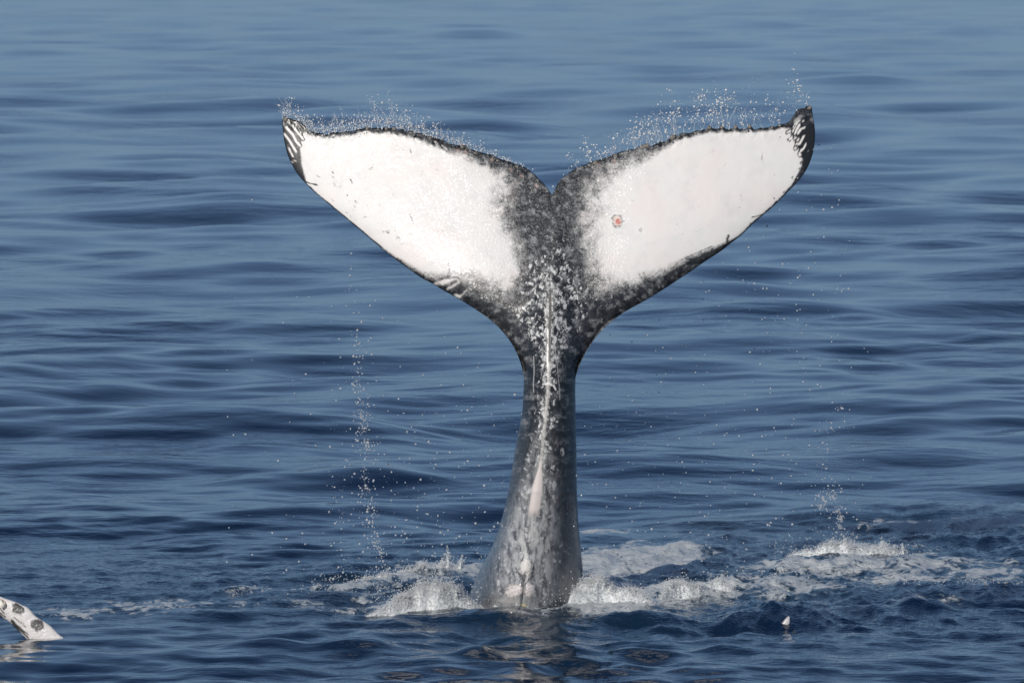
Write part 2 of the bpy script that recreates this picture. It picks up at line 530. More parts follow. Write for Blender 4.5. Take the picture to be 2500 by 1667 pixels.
def whale_depth(Pp, v, d_l, d_t, side):
    """half thickness (m) and centre plane depth y0 (m) at outline points"""
    px, py = Pp[:, 0], Pp[:, 1]
    midx = interp(-py, [(-y, x) for x, y in MID + MID2[1:]])
    xm = px - midx
    dl, dt = d_l / PXM, d_t / PXM
    rnd = lambda x: np.sqrt(np.clip(1 - (1 - np.clip(x, 0, 1)) ** 2, 0, 1))
    tf = 0.115 * rnd(dl / 0.42) * (0.10 + 0.90 * np.clip(dt / 0.75, 0, 1) ** 0.8) * rnd(dt / 0.03)
    tf *= interp(np.abs(xm), [(0, 1), (250, 0.9), (450, 0.6), (650, 0.32)])
    D = interp(py, [(470, 0.03), (520, 0.055), (600, 0.105), (700, 0.19), (800, 0.26), (925, 0.33), (1050, 0.37), (1200, 0.47), (1350, 0.66), (1450, 0.86), (1560, 1.05), (1640, 1.15)])
    wr = interp(py, [(470, 66), (600, 76), (700, 80), (800, 85), (925, 80)])
    s = np.where(py > 925, v, np.clip(np.abs(xm) / wr, 0, 1))
    bell = 1 - np.clip(s, 0, 1) ** 1.7
    stem = np.where(py > 925, D * np.clip(bell, 0, 1) ** 0.62, D * (np.clip(1 - s ** 2, 0, 1)) ** 1.3)
    # blend stem law to ridge law above the waist
    k = sstep(925, 800, py)
    vw = np.clip(np.abs(xm) / np.maximum(np.abs(xm) + d_l, 1), 0, 1)
    stem_a = D * np.clip(1 - vw ** 1.7, 0, 1) ** 0.62
    ridge = D * np.exp(-(np.abs(xm) / (0.75 * wr)) ** 2)
    stem = np.where(py > 925, stem, stem_a * (1 - k) + k * np.minimum(stem_a + 0.02 * (dl > 0), ridge) * rnd(dl / 0.1))
    t = (stem ** 4 + tf ** 4) ** 0.25
    t *= rnd(np.minimum(d_t, 1e9) / 6.0) if False else 1.0
    y0 = interp(py, [(480, 0.0), (1050, 0.0), (1200, 0.12), (1350, 0.38), (1490, 0.66), (1640, 0.95)]) + np.where(py < 925, 0.255 * ((925 - py) / PXM) ** 2 - 0.0683 * ((925 - py) / PXM) ** 3, 0) + 0.095 * (np.clip(np.abs(xm) - 60, 0, None) / PXM) ** 1.7 * sstep(925, 700, py)
    y0 = y0 + np.where(side > 0, 0.02, -0.02) * (np.abs(xm) / PXM) * 0
    return t, y0, xm


def paint(P, xm, d_l, d_t):
    """pigment fields on the skin (all in photograph pixels over the skin): white field, speckle density, sparkle, marks"""
    px, py = P[:, 0], P[:, 1]
    left = px < 1348
    bt = np.where(left,
                  interp(px, [(689, 26), (740, 13), (760, 9), (900, 10), (1000, 15), (1060, 21), (1120, 22), (1180, 26), (1230, 34), (1280, 52), (1320, 95), (1348, 150)]),
                  interp(px, [(1348, 150), (1390, 85), (1430, 48), (1480, 34), (1530, 32), (1590, 24), (1620, 16), (1660, 12), (1720, 10), (1850, 9), (1900, 9), (1940, 16), (1990, 26)]))
    st = np.where(left, interp(px, [(900, 8), (1100, 18), (1180, 34), (1220, 60), (1300, 90)]), interp(px, [(1400, 100), (1480, 90), (1560, 60), (1610, 24), (1660, 10), (1900, 7)]))
    w = sstep(-0.5, 0.5, (d_t - bt) / st)
    # dark middle
    lb = interp(py, [(430, 1262), (470, 1228), (520, 1222), (560, 1240), (600, 1262), (660, 1270), (700, 1256), (760, 1236)])
    rb = interp(py, [(430, 1440), (460, 1442), (500, 1440), (540, 1434), (600, 1440), (650, 1452), (690, 1448), (760, 1468)])
    wl = interp(py, [(430, 130), (520, 105), (580, 75), (640, 55), (700, 60)])
    mid_w = np.where(left, sstep(-0.5, 0.5, (lb - px) / wl), sstep(-0.5, 0.5, (px - rb) / (wl * 1.3)))
    w = w * mid_w
    # leading band
    bl = np.where(left,
                  interp(px, [(689, 30), (735, 8), (750, 2.5), (940, 3), (990, 7), (1040, 13), (1075, 22), (1100, 40), (1150, 62), (1200, 72), (1260, 90), (1348, 120)]),
                  interp(px, [(1348, 120), (1420, 110), (1480, 82), (1550, 52), (1620, 38), (1680, 30), (1730, 20), (1765, 11), (1800, 3.5), (1900, 3), (1935, 6), (1990, 30)]))
    sl = np.where(left, interp(px, [(900, 3), (1000, 14), (1100, 44), (1200, 70)]), interp(px, [(1450, 90), (1550, 50), (1650, 26), (1800, 5)]))
    w = w * sstep(-0.5, 0.5, (d_l - bl) / sl)
    # black tips
    tl = px - interp(py, [(280, 765), (300, 758), (320, 741), (360, 731), (400, 735), (440, 745)])
    tr = interp(py, [(250, 1925), (296, 1926), (320, 1930), (380, 1956), (420, 1962), (440, 1960)]) - px
    w = w * np.where(left, sstep(-4, 5, tl), sstep(-7, 7, tr))
    w = w * sstep(880, 760, py)
    # speckles on the stem and the root of the flukes
    ax = np.abs(xm)
    sw = interp(py, [(520, 40), (600, 60), (680, 105), (740, 125), (800, 92), (860, 56), (950, 40), (1050, 48), (1150, 66), (1250, 92), (1350, 110), (1480, 130)])
    spk = (sstep(1.25, 0.35, ax / sw) + 0.8 * np.exp(-(ax / 15) ** 2) * sstep(620, 700, py) * sstep(1180, 1080, py)) * sstep(470, 640, py) * interp(py, [(500, .35), (640, .75), (740, 1.0), (820, 1.0), (900, .72), (1000, .62), (1100, .7), (1200, .85), (1300, .95), (1400, .85), (1480, .7)])
    # sparkle of the wet rough skin
    gl = np.exp(-((px - 1262) / 30) ** 2 - ((py - 650) / 85) ** 2) + np.exp(-((px - 1455) / 34) ** 2 - ((py - 640) / 85) ** 2) \
        + 0.9 * sstep(90, 20, d_t) * sstep(1060, 1160, px) * sstep(1640, 1560, px) + 0.85 * sstep(240, 60, ax) * sstep(760, 700, py) + 0.22 * np.exp(-((px - 1120) / 130) ** 2 - ((py - 540) / 110) ** 2)
    gl = np.clip(gl + 0.03, 0, 1)
    # marks: rgb + cover
    mk = np.zeros((len(P), 4))
    WHT, PNK, BLK, GRY, RED = (0.80, 0.77, 0.74), (0.78, 0.69, 0.65), (0.02, 0.021, 0.023), (0.20, 0.20, 0.20), (0.50, 0.09, 0.06)

    def put(mask, col):
        a = np.clip(mask, 0, 1)[:, None]
        mk[:, :3] = mk[:, :3] * (1 - a) + np.array(col) * a
        mk[:, 3:] = mk[:, 3:] * (1 - a) + a

    def stroke(pts, wd, col, soft=1.6, near=None, cover=1.0):
        pts = np.array(pts, float)
        lo, hi = pts.min(0) - wd - 8, pts.max(0) + wd + 8
        sel = np.where((px > lo[0]) & (px < hi[0]) & (py > lo[1]) & (py < hi[1]))[0]
        if len(sel) == 0:
            return
        d = dist_poly(P[sel], pts)
        m = np.zeros(len(P))
        m[sel] = cover * sstep(wd / 2 + soft / 2, wd / 2 - soft / 2, d)
        put(m, col)

    def oval(c, rx, ry, rot, col, soft=0.25, cover=1.0, rough=0.0, seed=3):
        ca, sa = math.cos(math.radians(rot)), math.sin(math.radians(rot))
        dx, dy = px - c[0], py - c[1]
        r = np.hypot((dx * ca + dy * sa) / rx, (-dx * sa + dy * ca) / ry)
        if rough:
            r = r + rough * fbm(px / 9.0, py / 9.0, 3, seed)
        put(cover * sstep(1 + soft, 1 - soft, r), col)

    put(0.93 * left * (px < 770) * sstep(4, -3, tl) * sstep(300, 316, py), BLK)
    put(0.93 * (~left) * (px > 1890) * sstep(4, -6, tr) * sstep(282, 318, py), BLK)
    k1, o1 = 350 / 2195.0, (670, 230)
    A = lambda pts, k=k1, o=o1: [(o[0] + x * k, o[1] + y * k) for x, y in pts]
    # left tip: rake scars
    for pts, wd in (([(270, 480), (340, 570), (440, 690)], 7), ([(180, 515), (280, 620), (340, 740), (395, 790)], 8.5), ([(160, 620), (240, 730), (330, 880)], 8.5), ([(225, 830), (250, 890), (280, 955)], 6.5)):
        stroke(A(pts), wd + 2.5, BLK)
        stroke(A(pts), wd * 0.6, WHT, 1.2)
    stroke(A([(265, 1040), (330, 1018)]), 3, (0.5, 0.45, 0.42))
    stroke(A([(205, 790), (212, 830)]), 2.4, GRY)
    stroke(A([(440, 1330), (540, 1365), (650, 1395)]), 3.0, BLK)
    oval(A([(640, 1392)])[0], 4, 3, 0, BLK)
    stroke(A([(1170, 1300), (1185, 1360)]), 3.4, (0.12, 0.12, 0.12))
    stroke(A([(890, 1180), (905, 1215)]), 2.6, GRY)
    stroke(A([(1450, 1160), (1510, 1115)]), 2.8, (0.35, 0.34, 0.33))
    stroke(A([(2080, 850), (2085, 900)]), 4, (0.36, 0.35, 0.34), cover=.8)
    oval(A([(995, 848)])[0], 2.0, 2.0, 0, GRY)
    r = np.random.default_rng(5)
    for _ in range(26):                                       # small ring scars and scratches along the left leading edge
        f = r.uniform(0, 1)
        cx, cy = 760 + f * 210 + r.uniform(0, 45), 450 + f * 160 - r.uniform(5, 45) + 10
        a = r.uniform(0, 6.28)
        rr = r.uniform(1.5, 4.5)
        n = r.integers(4, 8)
        arc = [(cx + rr * math.cos(a + q * 0.8), cy + rr * 0.8 * math.sin(a + q * 0.8)) for q in range(n)]
        stroke(arc, 1.6, (0.30, 0.27, 0.25), cover=0.75)
    for _ in range(70):                                       # faint scratches all over the white
        cx, cy = (r.uniform(760, 1200), r.uniform(340, 640)) if r.uniform() < .5 else (r.uniform(1480, 1930), r.uniform(340, 620))
        a, ln = r.uniform(0, 3.14), r.uniform(4, 26)
        stroke([(cx, cy), (cx + ln * math.cos(a) * .5 + r.normal(0, 1), cy + ln * math.sin(a) * .5), (cx + ln * math.cos(a), cy + ln * math.sin(a))], r.uniform(1.2, 2.6), (0.52, 0.50, 0.48), 1.6, cover=r.uniform(0.25, 0.6))
    k2, o2 = 720 / 1882.0, (660, 220)
    B = lambda pts: A(pts, k2, o2)
    stroke(B([(890, 790), (915, 850)]), 1.8, (0.2, 0.19, 0.15))
    stroke(B([(1135, 1085), (1145, 1190)]), 2.2, (0.25, 0.25, 0.25))
    # swirl-shaped scar on the left leading edge
    k3, o3 = 600 / 2352.0, (1050, 600)
    Cc = lambda pts: A(pts, k3, o3)
    stroke(Cc([(45, 365), (120, 340), (190, 325), (250, 318), (275, 345), (230, 380), (170, 410)]), 9, WHT, 8, cover=.75)
    oval(Cc([(150, 350)])[0], 17, 7, -18, WHT, 0.6, 0.8, 0.7)
    stroke(Cc([(180, 315), (255, 298), (285, 320)]), 2, BLK)
    oval(Cc([(235, 345)])[0], 8, 4, -20, (0.10, 0.10, 0.10), 0.4)
    stroke(Cc([(235, 470), (280, 492), (315, 460), (350, 425)]), 7, WHT, 7, cover=.7)
    oval(Cc([(265, 480)])[0], 8, 5, 20, WHT, 0.6, 0.7, 0.8)
    # right tip: loops and strokes
    k4, o4 = 180 / 1129.0, (1850, 230)
    Dd = lambda pts: A(pts, k4, o4)
    for pts, wd in (([(545, 500), (600, 430), (700, 405)], 4), ([(535, 575), (600, 470)], 5), ([(570, 610), (600, 540), (640, 470)], 7), ([(615, 600), (650, 550), (715, 510)], 6.5), ([(570, 670), (575, 675)], 7), ([(605, 715), (625, 690)], 5.5),
                    ([(590, 765), (640, 765), (680, 690), (705, 640)], 6), ([(650, 870), (690, 850), (735, 770)], 5.5), ([(450, 590), (495, 570)], 6), ([(480, 700), (525, 665)], 6), ([(573, 830), (580, 838)], 8), ([(640, 915), (645, 935)], 8.5)):
        stroke(Dd(pts), wd + 3.0, BLK, 1.4)
        stroke(Dd(pts), wd * 0.78, WHT, 1.2)
    oval(Dd([(600, 400)])[0], 9, 6, -40, (0.5, 0.5, 0.48), 0.6, 0.8)
    oval(Dd([(655, 345)])[0], 8, 5, -40, (0.3, 0.3, 0.3), 0.6, 0.8)
    stroke(Dd([(765, 870), (800, 855)]), 1.8, (0.5, 0.5, 0.5))
    for c in ((655, 1055), (690, 1030), (640, 1140), (600, 1320), (530, 1275), (680, 1160), (470, 1450), (400, 1500), (445, 1480)):
        oval(Dd([c])[0], 3.2, 2.4, -50, (0.08, 0.075, 0.07), 0.5, 0.85, 0.4)
    stroke(Dd([(65, 860), (60, 970), (75, 1015)]), 2.2, (0.42, 0.33, 0.22), cover=.85)
    # sore on the right fluke
    cs = (1507, 539)
    oval(cs, 13.5, 17.5, -8, (0.20, 0.20, 0.195), 0.35, 0.75, 0.5)
    oval(cs, 10.5, 14, -8, (0.72, 0.62, 0.56), 0.12)
    oval((1508, 541), 5.4, 8.8, -8, RED, 0.35, 0.9, 0.6, 17)
    oval((1564, 561), 4.5, 5.5, 0, (0.45, 0.47, 0.47), 0.3, .6)
    oval((1564, 561), 2.6, 3.4, 0, WHT, 0.3, .8)
    # dark nicks on the right leading edge
    for pts, wd in (([(1776, 603), (1776, 585), (1778, 576)], 7), ([(1755, 612), (1764, 602)], 5), ([(1836, 531), (1862, 524), (1880, 508)], 3), ([(1830, 555), (1833, 545)], 4), ([(1700, 636), (1720, 622), (1745, 618)], 8), ([(1890, 500), (1895, 492)], 4),
                    ([(1640, 655), (1665, 634), (1690, 622), (1740, 600)], 1.6), ([(1620, 690), (1650, 662), (1680, 640)], 2.2), ([(1571, 664), (1580, 690)], 2.4), ([(1560, 668), (1572, 690)], 2.2), ([(1602, 666), (1590, 682)], 1.6)):
        stroke(pts, wd, (0.05, 0.05, 0.05), 2.5, cover=0.85)
    # grey stripe between two pale lines along the keel
    mx = lambda y: float(interp(-y, [(-b, a) for a, b in MID + MID2[1:]]))
    for off, wd, y0, y1, c in ((-8, 5, 690, 900, .42), (8, 6, 690, 900, .45)):
        stroke([(mx(y) + off + 1.5 * math.sin(y / 11.0), y) for y in range(y0, y1, 6)], wd, (0.52, 0.51, 0.49), 4, cover=c)
    stroke([(mx(y) - 2 + 2 * (y - 700) / 200, y) for y in range(708, 890, 6)], 7, (0.12, 0.115, 0.11), 3, cover=0.95)
    stroke([(mx(y), y) for y in range(890, 1135, 6)], 11, (0.66, 0.64, 0.61), 10, cover=0.7)
    stroke([(1326, 938), (1340, 936), (1352, 942), (1357, 951)], 5, WHT, 2)
    stroke([(1303, 870), (1304, 905), (1302, 940), (1303, 958)], 3.2, (0.5, 0.5, 0.5), 2.5, cover=.8)
    stroke([(1354, 840), (1360, 890), (1365, 940), (1367, 975)], 2.2, (0.55, 0.55, 0.55), 1.6, cover=.85)
    stroke([(1358, 850), (1376, 900), (1376, 930)], 2.2, (0.4, 0.4, 0.4), 1.6, cover=.6)
    # pinkish white patch low on the keel
    xl = interp(py, [(1120, 1320), (1187, 1299), (1242, 1290), (1290, 1284)])
    xr = interp(py, [(1120, 1323), (1160, 1326), (1200, 1326), (1242, 1320), (1290, 1306)])
    sel = sstep(-4, 4, px - xl) * sstep(-6, 6, xr - px) * sstep(1112, 1135, py) * sstep(1285, 1235, py)
    put(0.92 * sel, (0.72, 0.655, 0.63))
    oval((1373, 1103), 5, 11, -4, (0.60, 0.58, 0.55), 0.3, 1, 0.2)
    oval((1371, 1105), 2, 5, -4, (0.05, 0.05, 0.05), 0.4)
    # the slit at the waterline
    oval((1282, 1384), 15, 22, 4, (0.70, 0.67, 0.64), 0.4, 0.92, 0.6)
    stroke([(1297, 1371), (1304, 1380), (1301, 1394)], 3.4, BLK, 4, cover=.8)
    stroke([(1310, 1374), (1311, 1388), (1303, 1402)], 2.0, (0.40, 0.40, 0.40), 2.6, cover=.7)
    oval((1253, 1441), 23, 16, -12, (0.72, 0.655, 0.63), 0.4, 0.93, 0.5)
    oval((1292, 1440), 13, 18, 12, (0.70, 0.64, 0.62), 0.4, 0.92, 0.6)
    oval((1240, 1466), 30, 8, 5, (0.42, 0.41, 0.40), 0.5, 0.8, 0.8)
    oval((1278, 1478), 9, 7, 0, (0.50, 0.44, 0.28), 0.4, 0.8, 0.5)
    stroke([(1284, 1403), (1279, 1420), (1277, 1440), (1275, 1462)], 2.6, (0.03, 0.03, 0.03), 3, cover=.9)
    stroke([(1258, 1385), (1268, 1400), (1279, 1418)], 3, BLK, 2, cover=.8)
    stroke([(1300, 1405), (1290, 1415), (1282, 1425)], 3, BLK, 2, cover=.8)
    stroke([(1316, 1422), (1330, 1432), (1340, 1450)], 3, (0.4, 0.4, 0.4), 2, cover=.7)
    for sx_, sg in ((1, 1), (-1, 1)):                         # folds fanning out beside the slit
        for q in range(7):
            y_ = 1392 + 9 * q
            x_ = 1281 - 0.08 * (y_ - 1400)
            L_ = 34 + 5 * (q % 3)
            stroke([(x_ + sx_ * 6, y_ + 4), (x_ + sx_ * L_ * .5, y_ - 5), (x_ + sx_ * L_, y_ + 4 - 2 * (q % 2))], 1.8, (0.05, 0.05, 0.055), 2, cover=.55)
            stroke([(x_ + sx_ * 8, y_ + 8), (x_ + sx_ * L_ * .5, y_ - 1), (x_ + sx_ * L_ * 0.9, y_ + 7)], 2.2, (0.45, 0.45, 0.45), 2.4, cover=.5)
    for c in ((1118, 367), (1137, 372), (1200, 391), (1247, 414), (1274, 431), (1500, 394), (1578, 356), (1462, 402), (1640, 336), (1310, 452)):
        oval(c, 7, 5, 25, (0.46, 0.34, 0.30), 0.6, 0.7, 0.8)
    stroke([(1270, 1300), (1255, 1345), (1232, 1395)], 2.4, (0.45, 0.45, 0.45), 1.6, cover=.8)
    return w, spk, gl, mk


def build_whale():
    halves = [half(LEAD_L, LEAD_L2, TRAIL_L, 5), half(LEAD_R, LEAD_R2, TRAIL_R, 6)]
    cos, qs, at = [], [], {"white": [], "spk": [], "glit": [], "mark": [], "pxy": []}
    base = 0
    grids = []
    for hi, (G, V, lead, trail) in enumerate(halves):
        P = G.reshape(-1, 2)
        v = V.ravel()
        dl, dt = dist_poly(P, thin(lead, 3)), dist_poly(P, thin(trail, 2))
        n, m = V.shape
        edge = np.zeros((n, m), bool)
        edge[:, -1] = True
        edge[-1, :] = True
        dl2, dt2 = dl.copy(), dt.copy()
        dl2.reshape(n, m)[:, -1] = 0
        dt2.reshape(n, m)[-1, :] = 0
        t, y0, xm = whale_depth(P, v, dl2, dt2, 1 if hi else -1)
        t = t.reshape(n, m)
        # calm small kinks left by the distance fields
        for _ in range(14):
            t[1:-1, 1:-1] = 0.2 * (t[1:-1, 1:-1] + t[:-2, 1:-1] + t[2:, 1:-1] + t[1:-1, :-2] + t[1:-1, 2:])
            t[1:-1, 0] = 0.2 * (t[1:-1, 0] + t[:-2, 0] + t[2:, 0] + 2 * t[1:-1, 1])
        t = t.ravel()
        e = edge.ravel()
        t[e] = 0
        px, py = P[:, 0], P[:, 1]
        # relief on the belly side: slit, folds, gnarled trailing edge
        rel = 0.012 * np.exp(-((px - 1282) / 17) ** 2 - ((py - 1385) / 26) ** 2) + 0.03 * np.exp(-((px - 1250) / 26) ** 2 - ((py - 1442) / 24) ** 2) + 0.025 * np.exp(-((px - 1295) / 17) ** 2 - ((py - 1442) / 24) ** 2)
        slit = dist_poly(P, np.array([(1284, 1400), (1279, 1420), (1276, 1470), (1274, 1500)], float))
        rel -= 0.022 * np.exp(-(slit / 4.0) ** 2)
        rel += 0.020 * sstep(34, 8, dt) * fbm(px / 10, py / 10, 3, 61) * sstep(640, 560, py) * np.where(np.abs(px - 1345) < 340, 1, .5)
        rel += 0.002 * fbm(px / 40, py / 40, 3, 63) * sstep(0, 30, dl)
        rel *= sstep(0, 6, np.minimum(dl, dt))
        w, spk, gl, mk = paint(P, xm, dl, dt)
        for side in (0, 1):
            y = y0 - (t + rel) if side == 0 else y0 + t * interp(py, [(480, 0.6), (925, 1.0), (1640, 1.0)])
            xw, yw, zw = at_y(px, py, y)
            co = np.stack([xw, yw, zw], 1)
            idx = np.arange(n * m).reshape(n, m) + base
            a, b, c, d = idx[:-1, :-1], idx[:-1, 1:], idx[1:, 1:], idx[1:, :-1]
            flip = (hi == 0) ^ (side == 1)
            q = np.stack([a, d, c, b] if flip else [a, b, c, d], -1).reshape(-1, 4)
            cos.append(co)
            qs.append(q)
            at["white"].append(w)
            at["spk"].append(spk)
            at["glit"].append(gl)
            at["mark"].append(mk)
            at["pxy"].append(np.stack([px / 100, py / 100, np.full(len(px), float(side) * 7)], 1))
            base += n * m
            grids.append(idx)
    co = np.vstack(cos)
    q = np.vstack(qs)
    # weld: front and back share the outline, left and right halves share the midline
    mp = np.arange(len(co))
    for f, b_ in ((0, 1), (2, 3)):
        mp[grids[b_][:, -1]] = grids[f][:, -1]
        mp[grids[b_][-1, :]] = grids[f][-1, :]
    for l, r_ in ((0, 2), (1, 3)):
        mp[grids[r_][:, 0]] = mp[grids[l][:, 0]]
    mp[grids[3][-1, 0]] = mp[grids[0][-1, 0]]
    mp = mp[mp]
    q = mp[q]
    used, inv = np.unique(q, return_inverse=True)
    q = inv.reshape(q.shape)
    me = mesh_np("whale", co[used], q)
    for k_, v_ in at.items():
        attr(me, k_, (np.concatenate(v_) if np.ndim(v_[0]) == 1 else np.vstack(v_))[used])
    return me


def skin_material():
    t = NT("whale_skin")
    p = t.attr("pxy", "Vector")
    white, spk, glit = t.attr("white"), t.attr("spk"), t.attr("glit")
    mkn = t.n("ShaderNodeAttribute", attribute_name="mark")
    # broken edge of the white field
    n1 = t.noise(p, 3.6, 6, 0.66, 0.4)
    n2 = t.noise(p, 22.0, 3, 0.6)
    nn = t.math('ADD', t.math('MULTIPLY', t.math('SUBTRACT', n1, 0.5), 2.6), t.math('MULTIPLY', t.math('SUBTRACT', n2, 0.5), 1.3))
    amp = t.math('MULTIPLY', white, t.math('SUBTRACT', 1.0, white))
    wf = t.math('ADD', white, t.math('MULTIPLY', nn, t.math('MULTIPLY', amp, 4.0)))
    wm = t.mapr(wf, 0.02, 0.98, smooth=False)
    # dark skin
    dn = t.noise(p, 6.0, 5, 0.7)
    dark = t.mix(t.mapr(dn, 0.35, 0.7), (0.010, 0.011, 0.014, 1), (0.036, 0.039, 0.045, 1))
    low = t.mapr(t.n("ShaderNodeSeparateXYZ", {0: p}).outputs[1], 9.6, 13.5)
    stk = t.noise(t.vmul(p, (24.0, 5.0, 1.0)), 1.0, 4, 0.65)
    lowc = t.mix(t.mapr(stk, 0.3, 0.7), (0.050, 0.056, 0.066, 1), (0.145, 0.152, 0.162, 1))
    dark = t.mix(t.math('MULTIPLY', low, 0.9), dark, lowc)
    mott = t.math('MULTIPLY', t.mapr(t.noise(p, 4.5, 7, 0.74), 0.47, 0.70), t.math('SUBTRACT', 0.62, t.math('MULTIPLY', low, 0.42)))
    dark = t.mix(mott, dark, (0.44, 0.45, 0.455, 1))
    # pale spots: three sizes
    wob = t.n("ShaderNodeVectorMath", operation='ADD')
    t.put(wob.inputs[0], p)
    nv = t.n("ShaderNodeTexNoise", {"Vector": p, "Scale": 9.0, "Detail": 2.0})
    off = t.n("ShaderNodeVectorMath", operation='MULTIPLY_ADD')
    t.put(off.inputs[0], nv.outputs["Color"])
    off.inputs[1].default_value = (0.22, 0.22, 0)
    off.inputs[2].default_value = (-0.11, -0.11, 0)
    t.put(wob.inputs[1], off.outputs[0])
    pw = wob.outputs[0]
    big = t.vor(t.vmul(pw, (1.0, 0.62, 1.0)), 12.5)
    cell = t.vor(t.vmul(pw, (1.0, 0.62, 1.0)), 12.5, out="Color")
    cs = t.n("ShaderNodeSeparateColor", {0: cell}).outputs[0]
    rad = t.math('MULTIPLY', t.mapr(t.math('SUBTRACT', t.math('MULTIPLY', spk, 1.25), cs), 0.0, 0.8, 0.0, 1.0, False), 0.62)
    d1 = t.mapr(t.math('SUBTRACT', rad, big), 0.0, 0.34)
    sml = t.vor(t.vmul(pw, (1.0, 0.36, 1.0)), 23.0)
    cell2 = t.n("ShaderNodeSeparateColor", {0: t.vor(t.vmul(pw, (1.0, 0.36, 1.0)), 23.0, out="Color")}).outputs[1]
    rad2 = t.math('MULTIPLY', t.mapr(t.math('SUBTRACT', t.math('MULTIPLY', spk, 1.15), cell2), 0.0, 0.8, 0.0, 1.0, False), 0.55)
    d2 = t.mapr(t.math('SUBTRACT', rad2, sml), 0.0, 0.42)
    strk = t.noise(t.vmul(p, (26.0, 9.0, 1.0)), 1.0, 3, 0.6)
    d3 = t.math('MULTIPLY', t.mapr(strk, 0.58, 0.72), t.math('MULTIPLY', spk, low))
    spots = t.math('MAXIMUM', t.math('MAXIMUM', d1, t.math('MULTIPLY', d2, t.math('SUBTRACT', 0.9, t.math('MULTIPLY', low, 0.35)))), t.math('MULTIPLY', d3, 0.75))
    spots = t.math('MULTIPLY', spots, t.mapr(t.noise(p, 14.0, 3), 0.2, 0.6, 0.55, 1.0))
    dark = t.mix(t.math('MULTIPLY', t.math('MULTIPLY', t.mapr(spk, 0.45, 1.0), low), t.mapr(t.noise(t.vmul(p, (7.5, 2.2, 1.0)), 1.0, 4, 0.62), 0.34, 0.62, 0.0, 0.95)), dark, (0.50, 0.50, 0.50, 1))
    body = t.mix(spots, dark, t.mix(low, (0.64, 0.64, 0.63, 1), (0.52, 0.52, 0.52, 1)))
    # white skin, faintly pink in places, with fine grey flecks
    pk = t.mapr(t.noise(p, 0.9, 3), 0.42, 0.66)
    wc = t.mix(pk, (0.77, 0.755, 0.73, 1), (0.785, 0.735, 0.71, 1))
    fl = t.mapr(t.noise(p, 30.0, 3, 0.7), 0.66, 0.80)
    wc = t.mix(t.math('MULTIPLY', fl, 0.22), wc, (0.40, 0.40, 0.39, 1))
    wc = t.mix(t.math('MULTIPLY', t.mapr(t.noise(p, 1.7, 6, 0.68), 0.46, 0.72), 0.32), wc, (0.56, 0.555, 0.55, 1))
    base = t.mix(wm, body, wc)
    ma = mkn.outputs["Alpha"]
    ma = t.mapr(t.math('ADD', ma, t.math('MULTIPLY', t.math('SUBTRACT', t.noise(p, 16.0, 4, 0.65), 0.5), t.math('MULTIPLY', t.math('MULTIPLY', ma, t.math('SUBTRACT', 1.08, ma)), 6.0))), 0.12, 0.9)
    base = t.mix(ma, base, mkn.outputs["Color"])
    # wet relief
    h1 = t.noise(p, 17.0, 3, 0.65)
    h2 = t.noise(p, 6.0, 3, 0.5)
    b1 = t.bump(h2, 0.12, 0.010)
    bs = t.math('ADD', 0.015, t.math('MULTIPLY', glit, 0.45))
    b2 = t.bump(h1, bs, 0.03, b1)
    fl_n = t.n("ShaderNodeVectorMath", operation='MULTIPLY_ADD')
    t.put(fl_n.inputs[0], t.vor(p, 27.0, out="Color"))
    fl_n.inputs[1].default_value = (1.5, 1.5, 1.5)
    fl_n.inputs[2].default_value = (-0.75, -0.75, -0.75)
    fl_s = t.n("ShaderNodeVectorMath", operation='SCALE')
    t.put(fl_s.inputs[0], fl_n.outputs[0])
    t.put(fl_s.inputs["Scale"], t.mapr(glit, 0.0, 0.7, 0.05, 1.0))
    fl_a = t.n("ShaderNodeVectorMath", operation='ADD')
    t.put(fl_a.inputs[0], b2)
    t.put(fl_a.inputs[1], fl_s.outputs[0])
    fl_u = t.n("ShaderNodeVectorMath", operation='NORMALIZE')
    t.put(fl_u.inputs[0], fl_a.outputs[0])
    wetn = fl_u.outputs[0]
    rough = t.math('SUBTRACT', t.math('ADD', 0.38, t.math('MULTIPLY', wm, 0.14)), t.math('MULTIPLY', glit, 0.10))
    bs_ = t.n("ShaderNodeBsdfPrincipled", {"Base Color": base, "Roughness": rough, "IOR": 1.40, "Normal": b2,
                                           "Coat Weight": t.math('ADD', t.math('ADD', 0.2, t.math('MULTIPLY', low, 0.6)), t.math('MULTIPLY', glit, 0.8), clamp=True), "Coat Roughness": t.math('SUBTRACT', 0.2, t.math('MULTIPLY', low, 0.06)), "Coat IOR": 1.45, "Coat Normal": wetn})
    return t.out(bs_.outputs[0])


whale_me = build_whale()
whale = obj("whale", whale_me, skin_material())
tag(whale, "whale raising its white-bellied tail flukes high above the sea, dark speckled stem in foam", "whale")

barn_mat = NT("barnacle_shell")
_p = barn_mat.n("ShaderNodeNewGeometry").outputs["Position"]
_c = barn_mat.mix(barn_mat.noise(_p, 60.0, 3), (0.05, 0.045, 0.04, 1), (0.36, 0.33, 0.29, 1))
barn_mat = barn_mat.out(barn_mat.n("ShaderNodeBsdfPrincipled", {"Base Color": _c, "Roughness": 0.55, "Normal": barn_mat.bump(barn_mat.noise(_p, 120.0, 3), 0.8, 0.004)}).outputs[0])


